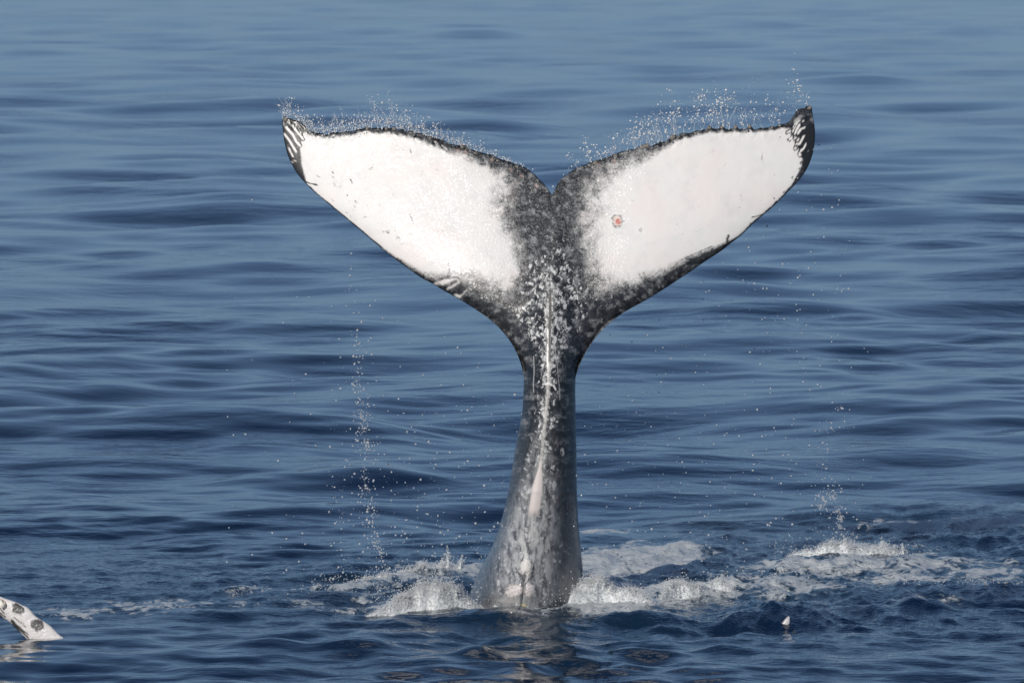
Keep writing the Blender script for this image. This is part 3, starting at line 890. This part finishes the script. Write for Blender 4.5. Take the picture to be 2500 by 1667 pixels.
def barnacle_mesh():
    """a low ribbed cone with a sunken mouth"""
    n, prof = 10, [(1.0, -0.35), (0.95, 0.05), (0.75, 0.38), (0.52, 0.58), (0.38, 0.54), (0.26, 0.34)]
    co, q = [], []
    for r, z in prof:
        for k in range(n):
            a = 2 * math.pi * k / n
            rr = r * (1.0 + 0.12 * (-1) ** k)
            co.append((rr * math.cos(a), rr * math.sin(a), z))
    for i in range(len(prof) - 1):
        for k in range(n):
            q.append((i * n + k, i * n + (k + 1) % n, (i + 1) * n + (k + 1) % n, (i + 1) * n + k))
    me = mesh_np("barnacle", np.array(co), np.array(q))
    me.materials.append(barn_mat)
    return me


BARN = barnacle_mesh()


def barnacle(loc, r, parent, aim=(0, -0.8, 0.6)):
    o = bpy.data.objects.new("barnacle", BARN)
    COL.objects.link(o)
    o.parent = parent
    o.location = loc
    o.scale = (r, r, r * random.uniform(0.8, 1.2))
    o.rotation_euler = (Vector(aim) + Vector([random.uniform(-.25, .25) for _ in range(3)])).to_track_quat('Z', 'Y').to_euler()
    return o


def edge_depth(px, py):
    P = np.array([[px, py]], float)
    _, y0, _ = whale_depth(P, np.array([1.0]), np.array([0.0]), np.array([0.0]), 1)
    return float(y0[0])


for bx, by, br in ((1976, 263, 0.020), (697, 291, 0.022), (1732, 311, 0.018), (1763, 310, 0.018), (1796, 310, 0.018), (1830, 309, 0.018), (1579, 355, 0.022), (1644, 333, 0.022), (1656, 336, 0.018), (1885, 312, 0.014), (1904, 307, 0.014), (1503, 380, 0.022), (1453, 398, 0.022),
                   (1568, 359, 0.02), (1698, 325, 0.018), (962, 314, 0.018), (943, 315, 0.015), (897, 313, 0.018), (1130, 358, 0.020), (1004, 324, 0.016), (1050, 336, 0.016), (1160, 373, 0.018), (1215, 392, 0.018), (1262, 407, 0.018)):
    w_ = at_y(bx, by, edge_depth(bx, by) - 0.004)
    barnacle([float(q) for q in w_], br, whale, (0, -0.5, 0.85))

# ------------------------------------------------------------------ second whale's flipper, low on the left
def skin2():
    t = NT("flipper_skin")
    p = t.attr("pxy", "Vector")
    mkn = t.n("ShaderNodeAttribute", attribute_name="mark")
    wc = t.mix(t.mapr(t.noise(p, 9.0, 4), 0.35, 0.7), (0.66, 0.63, 0.61, 1), (0.74, 0.71, 0.70, 1))
    base = t.mix(mkn.outputs["Alpha"], wc, mkn.outputs["Color"])
    base = t.mix(t.math('MULTIPLY', t.mapr(t.noise(p, 26.0, 3), 0.6, 0.75), 0.25), base, (0.3, 0.3, 0.3, 1))
    b = t.bump(t.noise(p, 14.0, 3), 0.5, 0.012)
    return t.out(t.n("ShaderNodeBsdfPrincipled", {"Base Color": base, "Roughness": 0.32, "IOR": 1.4, "Normal": b, "Coat Weight": 0.4, "Coat Roughness": 0.1}).outputs[0])


FL_UP = [(-190, 1385), (-165, 1378), (-110, 1402), (-60, 1428), (-20, 1449), (8, 1459), (24, 1465), (35, 1471), (46, 1475), (57, 1485), (66, 1496), (82, 1507), (92, 1513), (107, 1524), (122, 1540), (141, 1554), (165, 1574), (200, 1602), (240, 1640)]
FL_LO = [(-190, 1385), (-185, 1398), (-130, 1430), (-80, 1462), (-40, 1486), (0, 1510), (8, 1517), (15, 1524), (23, 1532), (31, 1540), (40, 1548), (49, 1557), (58, 1563), (68, 1572), (80, 1582), (92, 1594), (110, 1612), (135, 1640), (170, 1680)]


def build_flipper():
    n, m = 150, 60
    U, L = resample([(a + 20, b + 6) for a, b in FL_UP], n), resample([(a + 20, b + 6) for a, b in FL_LO], n)
    y0c = at_z(80, 1560)[1]
    a = np.linspace(0, 2 * math.pi, m, endpoint=False)
    s = 0.5 - 0.5 * np.cos(a)                       # 0 at the upper edge, 1 at the lower edge
    P = U[:, None] * (1 - s)[None, :, None] + L[:, None] * s[None, :, None]
    wid_ = np.hypot(*(U - L).T) / PXM
    th = (0.24 * wid_)[:, None] * np.sign(np.sin(a))[None] * np.abs(np.sin(a))[None] ** 0.8
    yy = y0c + 0.1 * (0 - P[..., 0]) / PXM - th
    px, py = P[..., 0].ravel(), P[..., 1].ravel()
    co = np.stack(at_y(px, py, yy.ravel()), 1)
    idx = np.arange(n * m).reshape(n, m)
    nx = np.roll(idx, -1, 1)
    q = np.stack([idx[:-1], nx[:-1], nx[1:], idx[1:]], -1).reshape(-1, 4)
    me = mesh_np("whale_flipper", co, q)
    PP = np.stack([px, py], 1)
    mk = np.zeros((len(PP), 4))

    def put(mask, col):
        b = np.clip(mask, 0, 1)[:, None]
        mk[:, :3] = mk[:, :3] * (1 - b) + np.array(col) * b
        mk[:, 3:] = mk[:, 3:] * (1 - b) + b
    front = (np.sin(a)[None] >= -0.2).repeat(n, 0).ravel()
    for c, rx, ry, rot in (((43, 1487), 16, 12, 35), ((91, 1525), 17, 14, 30), ((-30, 1462), 15, 11, 30), ((-90, 1435), 14, 10, 30)):
        ca, sa = math.cos(math.radians(rot)), math.sin(math.radians(rot))
        dx, dy = px - c[0], py - c[1]
        r = np.hypot((dx * ca + dy * sa) / rx, (-dx * sa + dy * ca) / ry) + 0.45 * fbm(px / 9, py / 9, 4, 71)
        v_ = 0.075 + 0.06 * fbm(px / 5, py / 5, 3, 72)
        b = sstep(1.1, 0.9, r)[:, None] * front[:, None]
        mk[:, :3] = mk[:, :3] * (1 - b) + np.stack([v_ * 1.05, v_, v_ * 0.92], 1) * b
        mk[:, 3:] = mk[:, 3:] * (1 - b) + b
    r_ = np.random.default_rng(9)
    for k in range(15):                               # rake marks along the lower edge
        f0 = r_.uniform(-0.5, 0.55)
        ln = r_.uniform(0.25, 0.6)
        side = r_.uniform(0.0, 20)
        pts = [(-5 + 62 * f + side * 0.75 + 2.0 * math.sin(7 * f + k), 1508 + 58 * f - side * 0.7) for f in np.linspace(f0, f0 + ln, 6)]
        d = dist_poly(PP, np.array(pts))
        put(sstep(2.4, 1.0, d) * 0.9 * front, (0.035, 0.037, 0.04))
    d = dist_poly(PP, np.array([(34, 1506), (48, 1518), (56, 1521), (62, 1530)], float))
    put(sstep(1.9, 0.7, d) * 0.8 * front, (0.06, 0.06, 0.06))
    attr(me, "mark", mk)
    attr(me, "pxy", np.stack([px / 100, py / 100, np.sign(np.sin(np.tile(a, n)))], 1))
    return me, y0c


fl_me, fl_y = build_flipper()
flipper = obj("whale_flipper", fl_me, skin2())
tag(flipper, "white whale flipper with dark oval patches rising from the sea at far left", "flipper")
ivory = NT("ivory_barnacle")
_p = ivory.n("ShaderNodeNewGeometry").outputs["Position"]
ivory = ivory.out(ivory.n("ShaderNodeBsdfPrincipled", {"Base Color": ivory.mix(ivory.mapr(ivory.noise(_p, 26.0, 3), 0.5, 0.68), (0.78, 0.75, 0.66, 1), (0.55, 0.36, 0.16, 1)), "Roughness": 0.5, "Normal": ivory.bump(ivory.noise(_p, 70.0, 3), 0.7, 0.006)}).outputs[0])
BARN2 = BARN.copy()
BARN2.materials.clear()
BARN2.materials.append(ivory)
for bx, by, br in ((5, 1473, 0.042), (-12, 1462, 0.03), (150, 1562, 0.034)):
    o = barnacle([float(q) for q in at_y(bx, by, fl_y - 0.055)], br, flipper, (0.4, -0.5, 0.75))
    o.data = BARN2


def fin_tip():
    """a small curved leaf-shaped tip breaking the surface"""
    cl = [(1908, 1558, 12), (1912, 1540, 12), (1916, 1527, 11.5), (1921, 1516, 10), (1924, 1508, 7), (1926, 1504, 2)]
    c = resample([(a, b) for a, b, _ in cl], 26)
    wv = np.interp(np.linspace(0, 1, 26), np.linspace(0, 1, 6), [k for _, _, k in cl])
    m = 18
    a = np.linspace(0, 2 * math.pi, m, endpoint=False)
    px = c[:, :1] + wv[:, None] * np.cos(a)[None]
    py = c[:, 1:] + wv[:, None] * 0.35 * np.cos(a)[None]
    y0c = at_z(1920, 1530)[1]
    yy = y0c - (wv[:, None] / PXM) * 0.6 * np.sin(a)[None]
    co = np.stack(at_y(px.ravel(), py.ravel(), yy.ravel()), 1)
    idx = np.arange(26 * m).reshape(26, m)
    nx = np.roll(idx, -1, 1)
    q = np.stack([idx[:-1], nx[:-1], nx[1:], idx[1:]], -1).reshape(-1, 4)
    me = mesh_np("fin_tip", co, q)
    mk = np.zeros((26 * m, 4))
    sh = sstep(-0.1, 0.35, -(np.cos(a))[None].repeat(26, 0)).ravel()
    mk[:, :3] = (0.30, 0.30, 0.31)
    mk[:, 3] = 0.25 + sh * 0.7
    attr(me, "mark", mk)
    attr(me, "pxy", np.stack([px.ravel() / 100, py.ravel() / 100, 0 * px.ravel()], 1))
    return me


tip = obj("fin_tip", fin_tip(), flipper.data.materials[0])
tag(tip, "small ivory fin tip breaking the surface on a dark ridge of water", "fin")

# ------------------------------------------------------------------ white water thrown up round the stem
def froth_material():
    t = NT("white_water")
    pos = t.n("ShaderNodeNewGeometry").outputs["Position"]
    n = t.noise(pos, 7.0, 8, 0.72, 0.8)
    fine = t.noise(pos, 60.0, 4, 0.7)
    k = t.math('ADD', t.math('MULTIPLY', n, 0.7), t.math('MULTIPLY', fine, 0.3))
    col = t.mix(t.mapr(k, 0.36, 0.66), (0.56, 0.60, 0.62, 1), (0.88, 0.89, 0.88, 1))
    b = t.bump(t.noise(pos, 26.0, 5, 0.65), 0.55, 0.02)
    b = t.bump(fine, 0.6, 0.008, b)
    return t.out(t.n("ShaderNodeBsdfPrincipled", {"Base Color": col, "Roughness": 0.45, "IOR": 1.33, "Normal": b}).outputs[0])


FROTH = froth_material()


def froth(name, label, spine, n=0, depth=0.15, rmin=0, rmax=0, voxel=0, spikes=(), seed=1):
    """white water: a ragged heap along a spine of (px, py of its foot, height m)"""
    r = np.random.default_rng(seed)
    sp_ = resample([(a, b) for a, b, _ in spine], 400)
    hh = np.interp(np.linspace(0, 1, 400), np.linspace(0, 1, len(spine)), [c for _, _, c in spine])
    g = np.stack(at_z(sp_[:, 0], sp_[:, 1]), 1)
    ln = np.concatenate([[0], np.cumsum(np.abs(np.diff(g[:, 0])))])
    nu = int(max(60, ln[-1] / 0.0075))
    f = np.linspace(0, ln[-1], nu)
    gx_, gy_, hh = np.interp(f, ln, g[:, 0]), np.interp(f, ln, g[:, 1]), np.interp(f, ln, hh)
    dd = 0.5 * depth + 0.9 * hh
    v = np.linspace(-1.25, 2.0, 110)[None, :]
    XX = np.repeat(gx_[:, None], 110, 1)
    YY = gy_[:, None] + dd[:, None] * (1.0 + v)
    warp = 0.10 * fbm(XX / 0.22, YY / 0.22, 3, seed + 30)
    big = fbm(XX / 0.30 + warp * 4, YY / 0.34, 3, seed + 31)
    rid = fbm(XX / 0.13 + warp * 5, YY / 0.15, 4, seed + 33, 0.6, ridge=True)
    fin = fbm(XX / 0.035, YY / 0.04, 3, seed + 36, 0.6)
    bell = np.where(v < 0, np.exp(-(v / 0.52) ** 2), np.exp(-(v / 0.85) ** 2))
    endf = np.sin(np.pi * np.clip(np.linspace(0, 1, nu), 0, 1)) ** 0.35
    Z = 1.4 * hh[:, None] * bell * (0.70 + 0.60 * big + 0.16 * rid) + (0.008 * fin + 0.006 * rid) * np.clip(bell * 1.5, 0, 1)
    Z = Z * endf[:, None] - 0.05 * (1 - bell) - 0.012
    for px, py, h2, lean in spikes:
        sx, sy = at_z(px, py)
        k = np.exp(-((XX - sx - lean * Z * 0.5) / 0.014) ** 2 - ((YY - sy) / 0.10) ** 2)
        Z = np.maximum(Z, h2 * k + Z * (1 - k))
    YY = YY - 0.4 * np.clip(Z, 0, 1) * (0.5 + 0.4 * rid)           # the crest leans and curls forward
    XX = XX + 0.35 * np.clip(Z, 0, 1) * big
    idx = np.arange(nu * 110).reshape(nu, 110)
    q = np.stack([idx[:-1, :-1], idx[1:, :-1], idx[1:, 1:], idx[:-1, 1:]], -1).reshape(-1, 4)
    o = obj(name, mesh_np(name, np.stack([XX, YY, Z], -1).reshape(-1, 3), q), FROTH)
    tag(o, label, "white water", kind="stuff")
    for px, py, h2, lean in spikes:
        sx, sy = at_z(px, py)
        f2 = r.uniform(0, 1, 260) ** 0.8
        wj = 0.018 * (1 - 0.75 * f2)
        BEADS.append(np.stack([sx + lean * h2 * f2 ** 2 + r.normal(0, 1, 260) * wj, sy + r.normal(0, 1, 260) * wj, 0.02 + 1.35 * h2 * f2], 1))
    wgt = (np.clip(Z, 0, 1) + 0.015 * (Z > 0)).ravel() * (0.25 + np.clip(0.6 + big.ravel(), 0, 2) ** 2)
    k = r.choice(Z.size, n, p=wgt / wgt.sum())
    off = np.abs(r.normal(0, 1, n)) * (0.012 + 0.16 * np.clip(Z.ravel()[k], 0, 1))
    BEADS.append(np.stack([XX.ravel()[k] + r.normal(0, 0.02, n), YY.ravel()[k] - 0.5 * off, Z.ravel()[k] + off * r.uniform(0.2, 1, n)], 1))
    return o


BEADS = []
froth("white_water", "churned white water heaped against the left foot of the whale's stem",
      [(880, 1510, 0.02), (940, 1507, 0.06), (1000, 1503, 0.12), (1050, 1502, 0.19), (1100, 1500, 0.20), (1145, 1497, 0.26), (1168, 1495, 0.14)], 26000, 0.14, 0.025, 0.075, 0.013, seed=2)
froth("white_water", "low white water with small upward jets behind the left foot of the stem",
      [(790, 1446, 0.03), (900, 1436, 0.05), (1000, 1425, 0.09), (1060, 1412, 0.10), (1110, 1405, 0.11), (1170, 1402, 0.09)], 15000, 0.16, 0.02, 0.055, 0.013,
      spikes=((1096, 1400, 0.17, -0.10), (1124, 1400, 0.11, 0.15), (1070, 1412, 0.12, 0.35), (1040, 1420, 0.09, 0.1)), seed=3)
froth("white_water", "broad milky white water running right from the stem's foot",
      [(1312, 1495, 0.06), (1340, 1493, 0.12), (1375, 1491, 0.18), (1430, 1488, 0.20), (1500, 1487, 0.17), (1560, 1487, 0.13), (1610, 1486, 0.05)], 26000, 0.13, 0.025, 0.075, 0.013,
      spikes=((1428, 1440, 0.10, 0.6), (1372, 1478, 0.2, 0.05)), seed=4)
froth("white_water", "two tumbling lumps of white water right of the stem",
      [(1600, 1478, 0.03), (1640, 1470, 0.14), (1660, 1468, 0.17), (1690, 1466, 0.10), (1730, 1462, 0.10), (1760, 1460, 0.16), (1785, 1460, 0.13), (1800, 1462, 0.03)], 13000, 0.11, 0.025, 0.07, 0.013, seed=5)
froth("white_water", "white water ridge with ragged crest farther right, under the falling spray column",
      [(1890, 1366, 0.03), (1930, 1370, 0.09), (1980, 1372, 0.14), (2040, 1372, 0.15), (2100, 1370, 0.12), (2150, 1368, 0.09), (2230, 1366, 0.03)], 18000, 0.15, 0.02, 0.06, 0.014,
      spikes=((2075, 1345, 0.14, 0.3), (2150, 1360, 0.12, 0.1), (2205, 1364, 0.09, -0.1), (2180, 1362, 0.08, 0.2)), seed=6)

# ------------------------------------------------------------------ flying drops
def drop_material(name, white):
    t = NT(name)
    g = t.n("ShaderNodeBsdfPrincipled", {"Base Color": (1, 1, 1, 1), "Roughness": 0.03, "IOR": 1.333, "Transmission Weight": 1.0})
    d = t.n("ShaderNodeBsdfPrincipled", {"Base Color": (0.92, 0.94, 0.95, 1), "Roughness": 0.2, "IOR": 1.33})
    mx = t.n("ShaderNodeMixShader")
    mx.inputs[0].default_value = white
    t.put(mx.inputs[1], g.outputs[0])
    t.put(mx.inputs[2], d.outputs[0])
    return t.out(mx.outputs[0])


DROP = drop_material("water_drop", 0.38)
MIST = drop_material("water_mist", 0.65)


def drop_nodes(mat):
    ng = bpy.data.node_groups.new("drops", 'GeometryNodeTree')
    ng.interface.new_socket("Geometry", in_out='INPUT', socket_type='NodeSocketGeometry')
    ng.interface.new_socket("Geometry", in_out='OUTPUT', socket_type='NodeSocketGeometry')
    N, L = ng.nodes, ng.links
    gi, go = N.new("NodeGroupInput"), N.new("NodeGroupOutput")
    iop = N.new("GeometryNodeInstanceOnPoints")
    ic = N.new("GeometryNodeMeshIcoSphere")
    ic.inputs["Radius"].default_value = 1.0
    ic.inputs["Subdivisions"].default_value = 2
    ss = N.new("GeometryNodeSetShadeSmooth")
    sm = N.new("GeometryNodeSetMaterial")
    sm.inputs["Material"].default_value = mat
    na = N.new("GeometryNodeInputNamedAttribute")
    na.data_type = 'FLOAT_VECTOR'
    na.inputs["Name"].default_value = "size"
    L.new(gi.outputs[0], iop.inputs["Points"])
    L.new(ic.outputs["Mesh"], ss.inputs["Geometry"])
    L.new(ss.outputs[0], sm.inputs["Geometry"])
    L.new(sm.outputs[0], iop.inputs["Instance"])
    L.new([x for x in na.outputs if x.enabled][0], iop.inputs["Scale"])
    L.new(iop.outputs[0], go.inputs[0])
    return ng


DROPS, MISTS = drop_nodes(DROP), drop_nodes(MIST)


def spray(name, label, pts, rad, seed=1, mist=False, world=False):
    """pts: (n,3) px, py, depth y"""
    r = np.random.default_rng(seed + 400)
    p = np.array(pts, float)
    rad = np.array(rad, float)
    co = p if world else np.stack(at_y(p[:, 0], p[:, 1], p[:, 2]), 1)
    keep = co[:, 2] > 0.0
    co, rad = co[keep], rad[keep]
    me = bpy.data.meshes.new(name)
    me.vertices.add(len(co))
    me.vertices.foreach_set("co", np.ascontiguousarray(co, np.float32).ravel())
    st = r.uniform(0.75, 1.3, (len(co), 3)) * rad[:, None] * (0.80 if mist else 0.66)
    attr(me, "size", st)
    me.update()
    o = obj(name, me)
    o.data.materials.append(MIST if mist else DROP)
    md = o.modifiers.new("drops", 'NODES')
    md.node_group = MISTS if mist else DROPS
    tag(o, label, "spray", kind="stuff")
    return o


def radii(r, n, lo=0.0018, hi=0.010, p=3.2):
    lo, hi, p = lo * 0.75, hi * 1.1, p * 1.25
    return lo + (hi - lo) * r.uniform(0, 1, n) ** p


def threads(r, starts, length, nper, drift, wob, y):
    """strings of beads thrown up from points on an edge"""
    out = []
    for (sx, sy), ln in zip(starts, length):
        x, yy_ = sx, sy
        n = int(nper * r.uniform(0.6, 1.3))
        dx = drift + r.normal(0, wob)
        ph, am = r.uniform(0, 6.28), r.uniform(0, 2.5)
        y_ = y(sx, sy) + r.normal(0, 0.05)
        for k in range(n):
            f = (k + r.uniform(-.4, .4)) / n
            out.append((sx + dx * ln * f + am * math.sin(ph + 7 * f) + r.normal(0, 0.5 + 2.2 * f), sy - ln * f + r.normal(0, 0.6), y_ + r.normal(0, 0.03)))
    return out


r = np.random.default_rng(100)
TL, TR = resample(TRAIL_L, 400), resample(TRAIL_R, 400)
eyd = lambda x, y: edge_depth(x, y)
# left trailing edge
hl = [(690, 55), (720, 45), (760, 30), (800, 42), (860, 48), (900, 70), (960, 75), (1000, 62), (1040, 38), (1090, 40), (1130, 28), (1180, 26), (1230, 18), (1290, 5), (1348, 2)]
wl_ = interp(TL[:, 0], [(690, 1), (900, 1.2), (1000, 1.2), (1130, .7), (1240, .4), (1290, .05), (1348, 0.0)])
ii = r.choice(400, 2600, p=wl_ / wl_.sum())
h_ = interp(TL[ii, 0], hl)
up = r.uniform(0, 1, len(ii)) ** 1.25 * h_ * r.uniform(0.4, 1.1, len(ii)) * (0.65 + 0.6 * (gnoise(TL[ii, 0] / 22.0, TL[ii, 0] * 0, 5) > -0.1))
lean = interp(TL[ii, 0], [(690, -0.35), (760, -0.1), (900, -0.1), (1100, -0.25), (1250, 0)])
pts = np.stack([TL[ii, 0] + lean * up + r.normal(0, 5, len(ii)), TL[ii, 1] - up, [eyd(*TL[i]) + r.normal(0, 0.08) for i in ii]], 1)
si = r.choice(400, 75, p=wl_ / wl_.sum())
th = threads(r, TL[si], interp(TL[si, 0], hl) * r.uniform(0.3, 1.1, 75), 30, -0.2, 0.42, eyd)
allp = np.vstack([pts, np.array(th)])
spray("spray", "fine water spray flung up from the trailing edge of the left fluke", allp, np.concatenate([radii(r, len(pts), 0.0016, 0.0085), radii(r, len(th), 0.0018, 0.0042, 1.5)]), 1, True)
# right trailing edge
hr = [(1348, 1), (1390, 10), (1430, 42), (1455, 60), (1480, 30), (1520, 55), (1560, 70), (1600, 90), (1640, 100), (1700, 95), (1740, 85), (1780, 95), (1830, 75), (1880, 85), (1930, 120), (1980, 40)]
wr_ = interp(TR[:, 0], [(1348, 0), (1410, 0.25), (1450, 0.6), (1480, .5), (1540, 1), (1640, 1.3), (1780, 1.1), (1850, .6), (1950, .5), (1982, 0.1)])
ii = r.choice(400, 1150, p=wr_ / wr_.sum())
h_ = interp(TR[ii, 0], hr)
cl = gnoise(TR[ii, 0] / 26.0, TR[ii, 0] * 0 + 0.4, 9)
up = (0.15 + 0.85 * r.uniform(0, 1, len(ii)) ** 0.8) * h_ * (0.75 + 0.5 * cl)
pts = np.stack([TR[ii, 0] + r.normal(0, 6, len(ii)), TR[ii, 1] - up, [eyd(*TR[i]) + r.normal(0, 0.08) for i in ii]], 1)
blobs = [(1635, 258, 12, 60), (1700, 245, 10, 70), (1720, 235, 9, 40), (1755, 235, 10, 50), (1560, 300, 12, 60), (1600, 285, 10, 45), (1545, 320, 9, 40), (1435, 372, 8, 50), (1430, 345, 6, 25), (1390, 385, 9, 35), (1830, 212, 12, 25), (1780, 245, 8, 40), (1935, 170, 4, 14), (1945, 200, 6, 20), (1940, 130, 5, 9), (1955, 230, 7, 22), (1500, 340, 9, 40), (1637, 225, 5, 18)]
for bx, by, br, bn in blobs:
    y_ = eyd(bx, 330)
    pts = np.vstack([pts, np.stack([r.normal(bx, br, bn), r.normal(by, br * 1.1, bn), r.normal(y_, 0.05, bn)], 1)])
si = r.choice(400, 34, p=wr_ / wr_.sum())
th = threads(r, TR[si], interp(TR[si, 0], hr) * r.uniform(0.3, 0.9, 34), 30, -0.05, 0.12, eyd)
spray("spray", "loose droplets and thin water threads flying up from the right fluke's trailing edge", np.vstack([pts, np.array(th)]), np.concatenate([radii(r, len(pts), 0.0018, 0.010), radii(r, len(th), 0.0018, 0.004, 1.5)]), 2, True)


def water_threads(label, starts, lengths, drift, seed):
    """thin strings of water still joined to the fluke's edge"""
    q = np.random.default_rng(seed)
    co, fc = [], []
    for (sx, sy), ln in zip(starts, lengths):
        n = 18
        f = np.linspace(0, 1, n)
        a1, a2, p1, p2 = q.uniform(2, 9), q.uniform(0.5, 3.0), q.uniform(0, 6.28), q.uniform(0, 6.28)
        dx = drift + float(np.clip(q.normal(0, 0.4), -0.6, 0.6))
        x = sx + dx * ln * f + f * (a1 * np.sin(p1 + 4.5 * f) + a2 * np.sin(p2 + 12 * f))
        y = sy + 2 - ln * f
        d = np.full(n, eyd(sx, sy) + q.normal(0, 0.03)) + 0.05 * f * q.normal(0, 1)
        c = np.stack(at_y(x, y, d), 1)
        rad = (0.0007 + 0.0019 * np.abs(np.sin(q.uniform(2, 9) * f + p1)) * (1 - 0.6 * f)) * (1 + 1.2 * np.exp(-f / 0.08))
        b = len(co) * 5 * 0 + sum(len(k) for k in co)
        ang = np.arange(5) * 2 * math.pi / 5
        ring = c[:, None] + rad[:, None, None] * np.stack([np.cos(ang), np.sin(ang), 0 * ang], 1)[None]
        co.append(ring.reshape(-1, 3))
        ix = np.arange(n * 5).reshape(n, 5) + b
        nx = np.roll(ix, -1, 1)
        fc.append(np.stack([ix[:-1], nx[:-1], nx[1:], ix[1:]], -1).reshape(-1, 4))
    o = obj("water_threads", mesh_np("water_threads", np.vstack(co), np.vstack(fc)), MIST)
    tag(o, label, "spray", kind="stuff")


si = r.choice(400, 42, p=wl_ / wl_.sum())
water_threads("thin strings of water trailing up off the left fluke's edge", TL[si], interp(TL[si, 0], hl) * r.uniform(0.3, 1.05, len(si)), -0.25, 301)
si = r.choice(400, 38, p=wr_ / wr_.sum())
water_threads("thin strings of water trailing up off the right fluke's edge", TR[si], interp(TR[si, 0], hr) * r.uniform(0.2, 0.75, len(si)), -0.05, 302)


def column(path, n, wd):
    p = np.array(path, float)
    f = r.uniform(0, 1, n)
    sg = np.linspace(0, 1, len(p))
    clump = 8 * np.sin(f * 60) * 0
    return np.stack([np.interp(f, sg, p[:, 0]) + r.standard_t(2.2, n) * wd * 0.5, np.interp(f, sg, p[:, 1]) + r.normal(0, 6, n), np.interp(f, sg, p[:, 2]) + r.normal(0, 0.06, n)], 1)


# column falling from the left fluke tip
pth = [(860, 620, .3), (872, 740, .3), (880, 850, .3), (868, 930, .3), (885, 1000, .3), (880, 1060, .3), (895, 1110, .3), (900, 1200, .3), (905, 1270, .4), (925, 1340, .5), (940, 1390, .6)]
c1 = column(pth, 560, 18)
c1[:, 1] = np.where(c1[:, 1] < 820, c1[:, 1] + r.uniform(0, 250, len(c1)) * (r.uniform(0, 1, len(c1)) < .6), c1[:, 1])
c2 = []
for k in range(26):
    f = r.uniform(0.3, 1)
    cx, cy = np.interp(f, np.linspace(0, 1, len(pth)), [q[0] for q in pth]), np.interp(f, np.linspace(0, 1, len(pth)), [q[1] for q in pth])
    m = r.integers(8, 26)
    c2.append(np.stack([r.normal(cx + r.normal(0, 9), 5, m), r.normal(cy, 9, m), np.full(m, .35)], 1))
c2 = np.vstack(c2)
spray("spray", "broken column of drops falling below the left fluke", np.vstack([c1, c2]), np.concatenate([radii(r, len(c1), 0.0022, 0.014), radii(r, len(c2), 0.0025, 0.010, 2)]), 3)
# column on the right
pth = [(2060, 980, .9), (2030, 1060, .9), (2010, 1120, 1.0), (2030, 1180, 1.2), (2020, 1230, 1.4), (2040, 1290, 1.8), (2045, 1330, 2.2)]
c1 = column(pth, 330, 26)
bl = []
for cx, cy, br, m in ((2010, 1218, 11, 90), (2035, 1210, 6, 40), (2046, 1245, 5, 60), (2051, 1265, 3.5, 50), (2050, 1285, 3, 40), (2060, 1310, 6, 30), (2000, 1240, 6, 20), (2075, 1320, 10, 60)):
    bl.append(np.stack([r.normal(cx, br, m), r.normal(cy, br * 1.2, m), np.full(m, 1.6)], 1))
bl = np.vstack(bl)
spray("spray", "splash column of drops right of the whale above the foam ridge", np.vstack([c1, bl]), np.concatenate([radii(r, len(c1), 0.0022, 0.013), radii(r, len(bl), 0.003, 0.009, 1.6)]), 4)
# scattered drops
def scatter(n, x0, x1, y0, y1, gy, d0, d1):
    fy = r.uniform(0, 1, n) ** (1 / gy)
    return np.stack([r.uniform(x0, x1, n), y0 + (y1 - y0) * fy, r.uniform(d0, d1, n)], 1)


sc_ = np.vstack([scatter(1500, 800, 1290, 640, 1420, 2.6, -0.3, 2.2), scatter(260, 550, 860, 280, 1440, 1.6, -0.6, 1.4)])
sc_ = sc_[(sc_[:, 0] < 1150) | (sc_[:, 1] > 850)]
spray("spray", "scattered drops hanging in the air left of the stem", sc_, radii(r, len(sc_), 0.0018, 0.0135, 4.0), 5)
sc_ = np.vstack([scatter(1500, 1395, 2120, 560, 1400, 1.9, -0.3, 2.2), scatter(420, 1700, 2080, 330, 800, 1.0, -0.3, 1.2)])
edge_r = interp(sc_[:, 1], [(500, 1880), (620, 1780), (700, 1660), (780, 1520), (860, 1440), (930, 1400)])
sc_ = sc_[sc_[:, 0] > edge_r]
spray("spray", "scattered drops hanging in the air right of the stem", sc_, radii(r, len(sc_), 0.0018, 0.0125, 4.0), 6)
# beads skipping over the white water
lp = []
for (x0, x1, yy_, d, n, hgt) in ((560, 800, 1450, 1.0, 500, 16), (760, 980, 1430, 1.1, 900, 40), (900, 1180, 1450, -0.15, 700, 75), (980, 1180, 1395, 1.3, 350, 40), (1300, 1600, 1470, -0.2, 600, 60), (1600, 1810, 1440, 0.6, 350, 50), (1890, 2240, 1345, 2.4, 600, 45), (2200, 2500, 1420, 1.2, 350, 14), (1860, 1980, 1400, 1.6, 160, 30)):
    lp.append(np.stack([r.uniform(x0, x1, n), yy_ - np.abs(r.normal(0, hgt * 0.5, n)) + r.uniform(0, hgt * .6, n), r.normal(d, 0.1, n)], 1))
lp = np.vstack(lp)
spray("spray", "beads of water skipping low over the churned white water", lp, radii(r, len(lp), 0.0018, 0.009, 3.0), 7)

bd = np.vstack(BEADS)
spray("foam_beads", "airy froth of tiny bubbles and beads over the churned white water", bd, radii(r, len(bd), 0.0010, 0.0042, 2.4), 8, True, True)
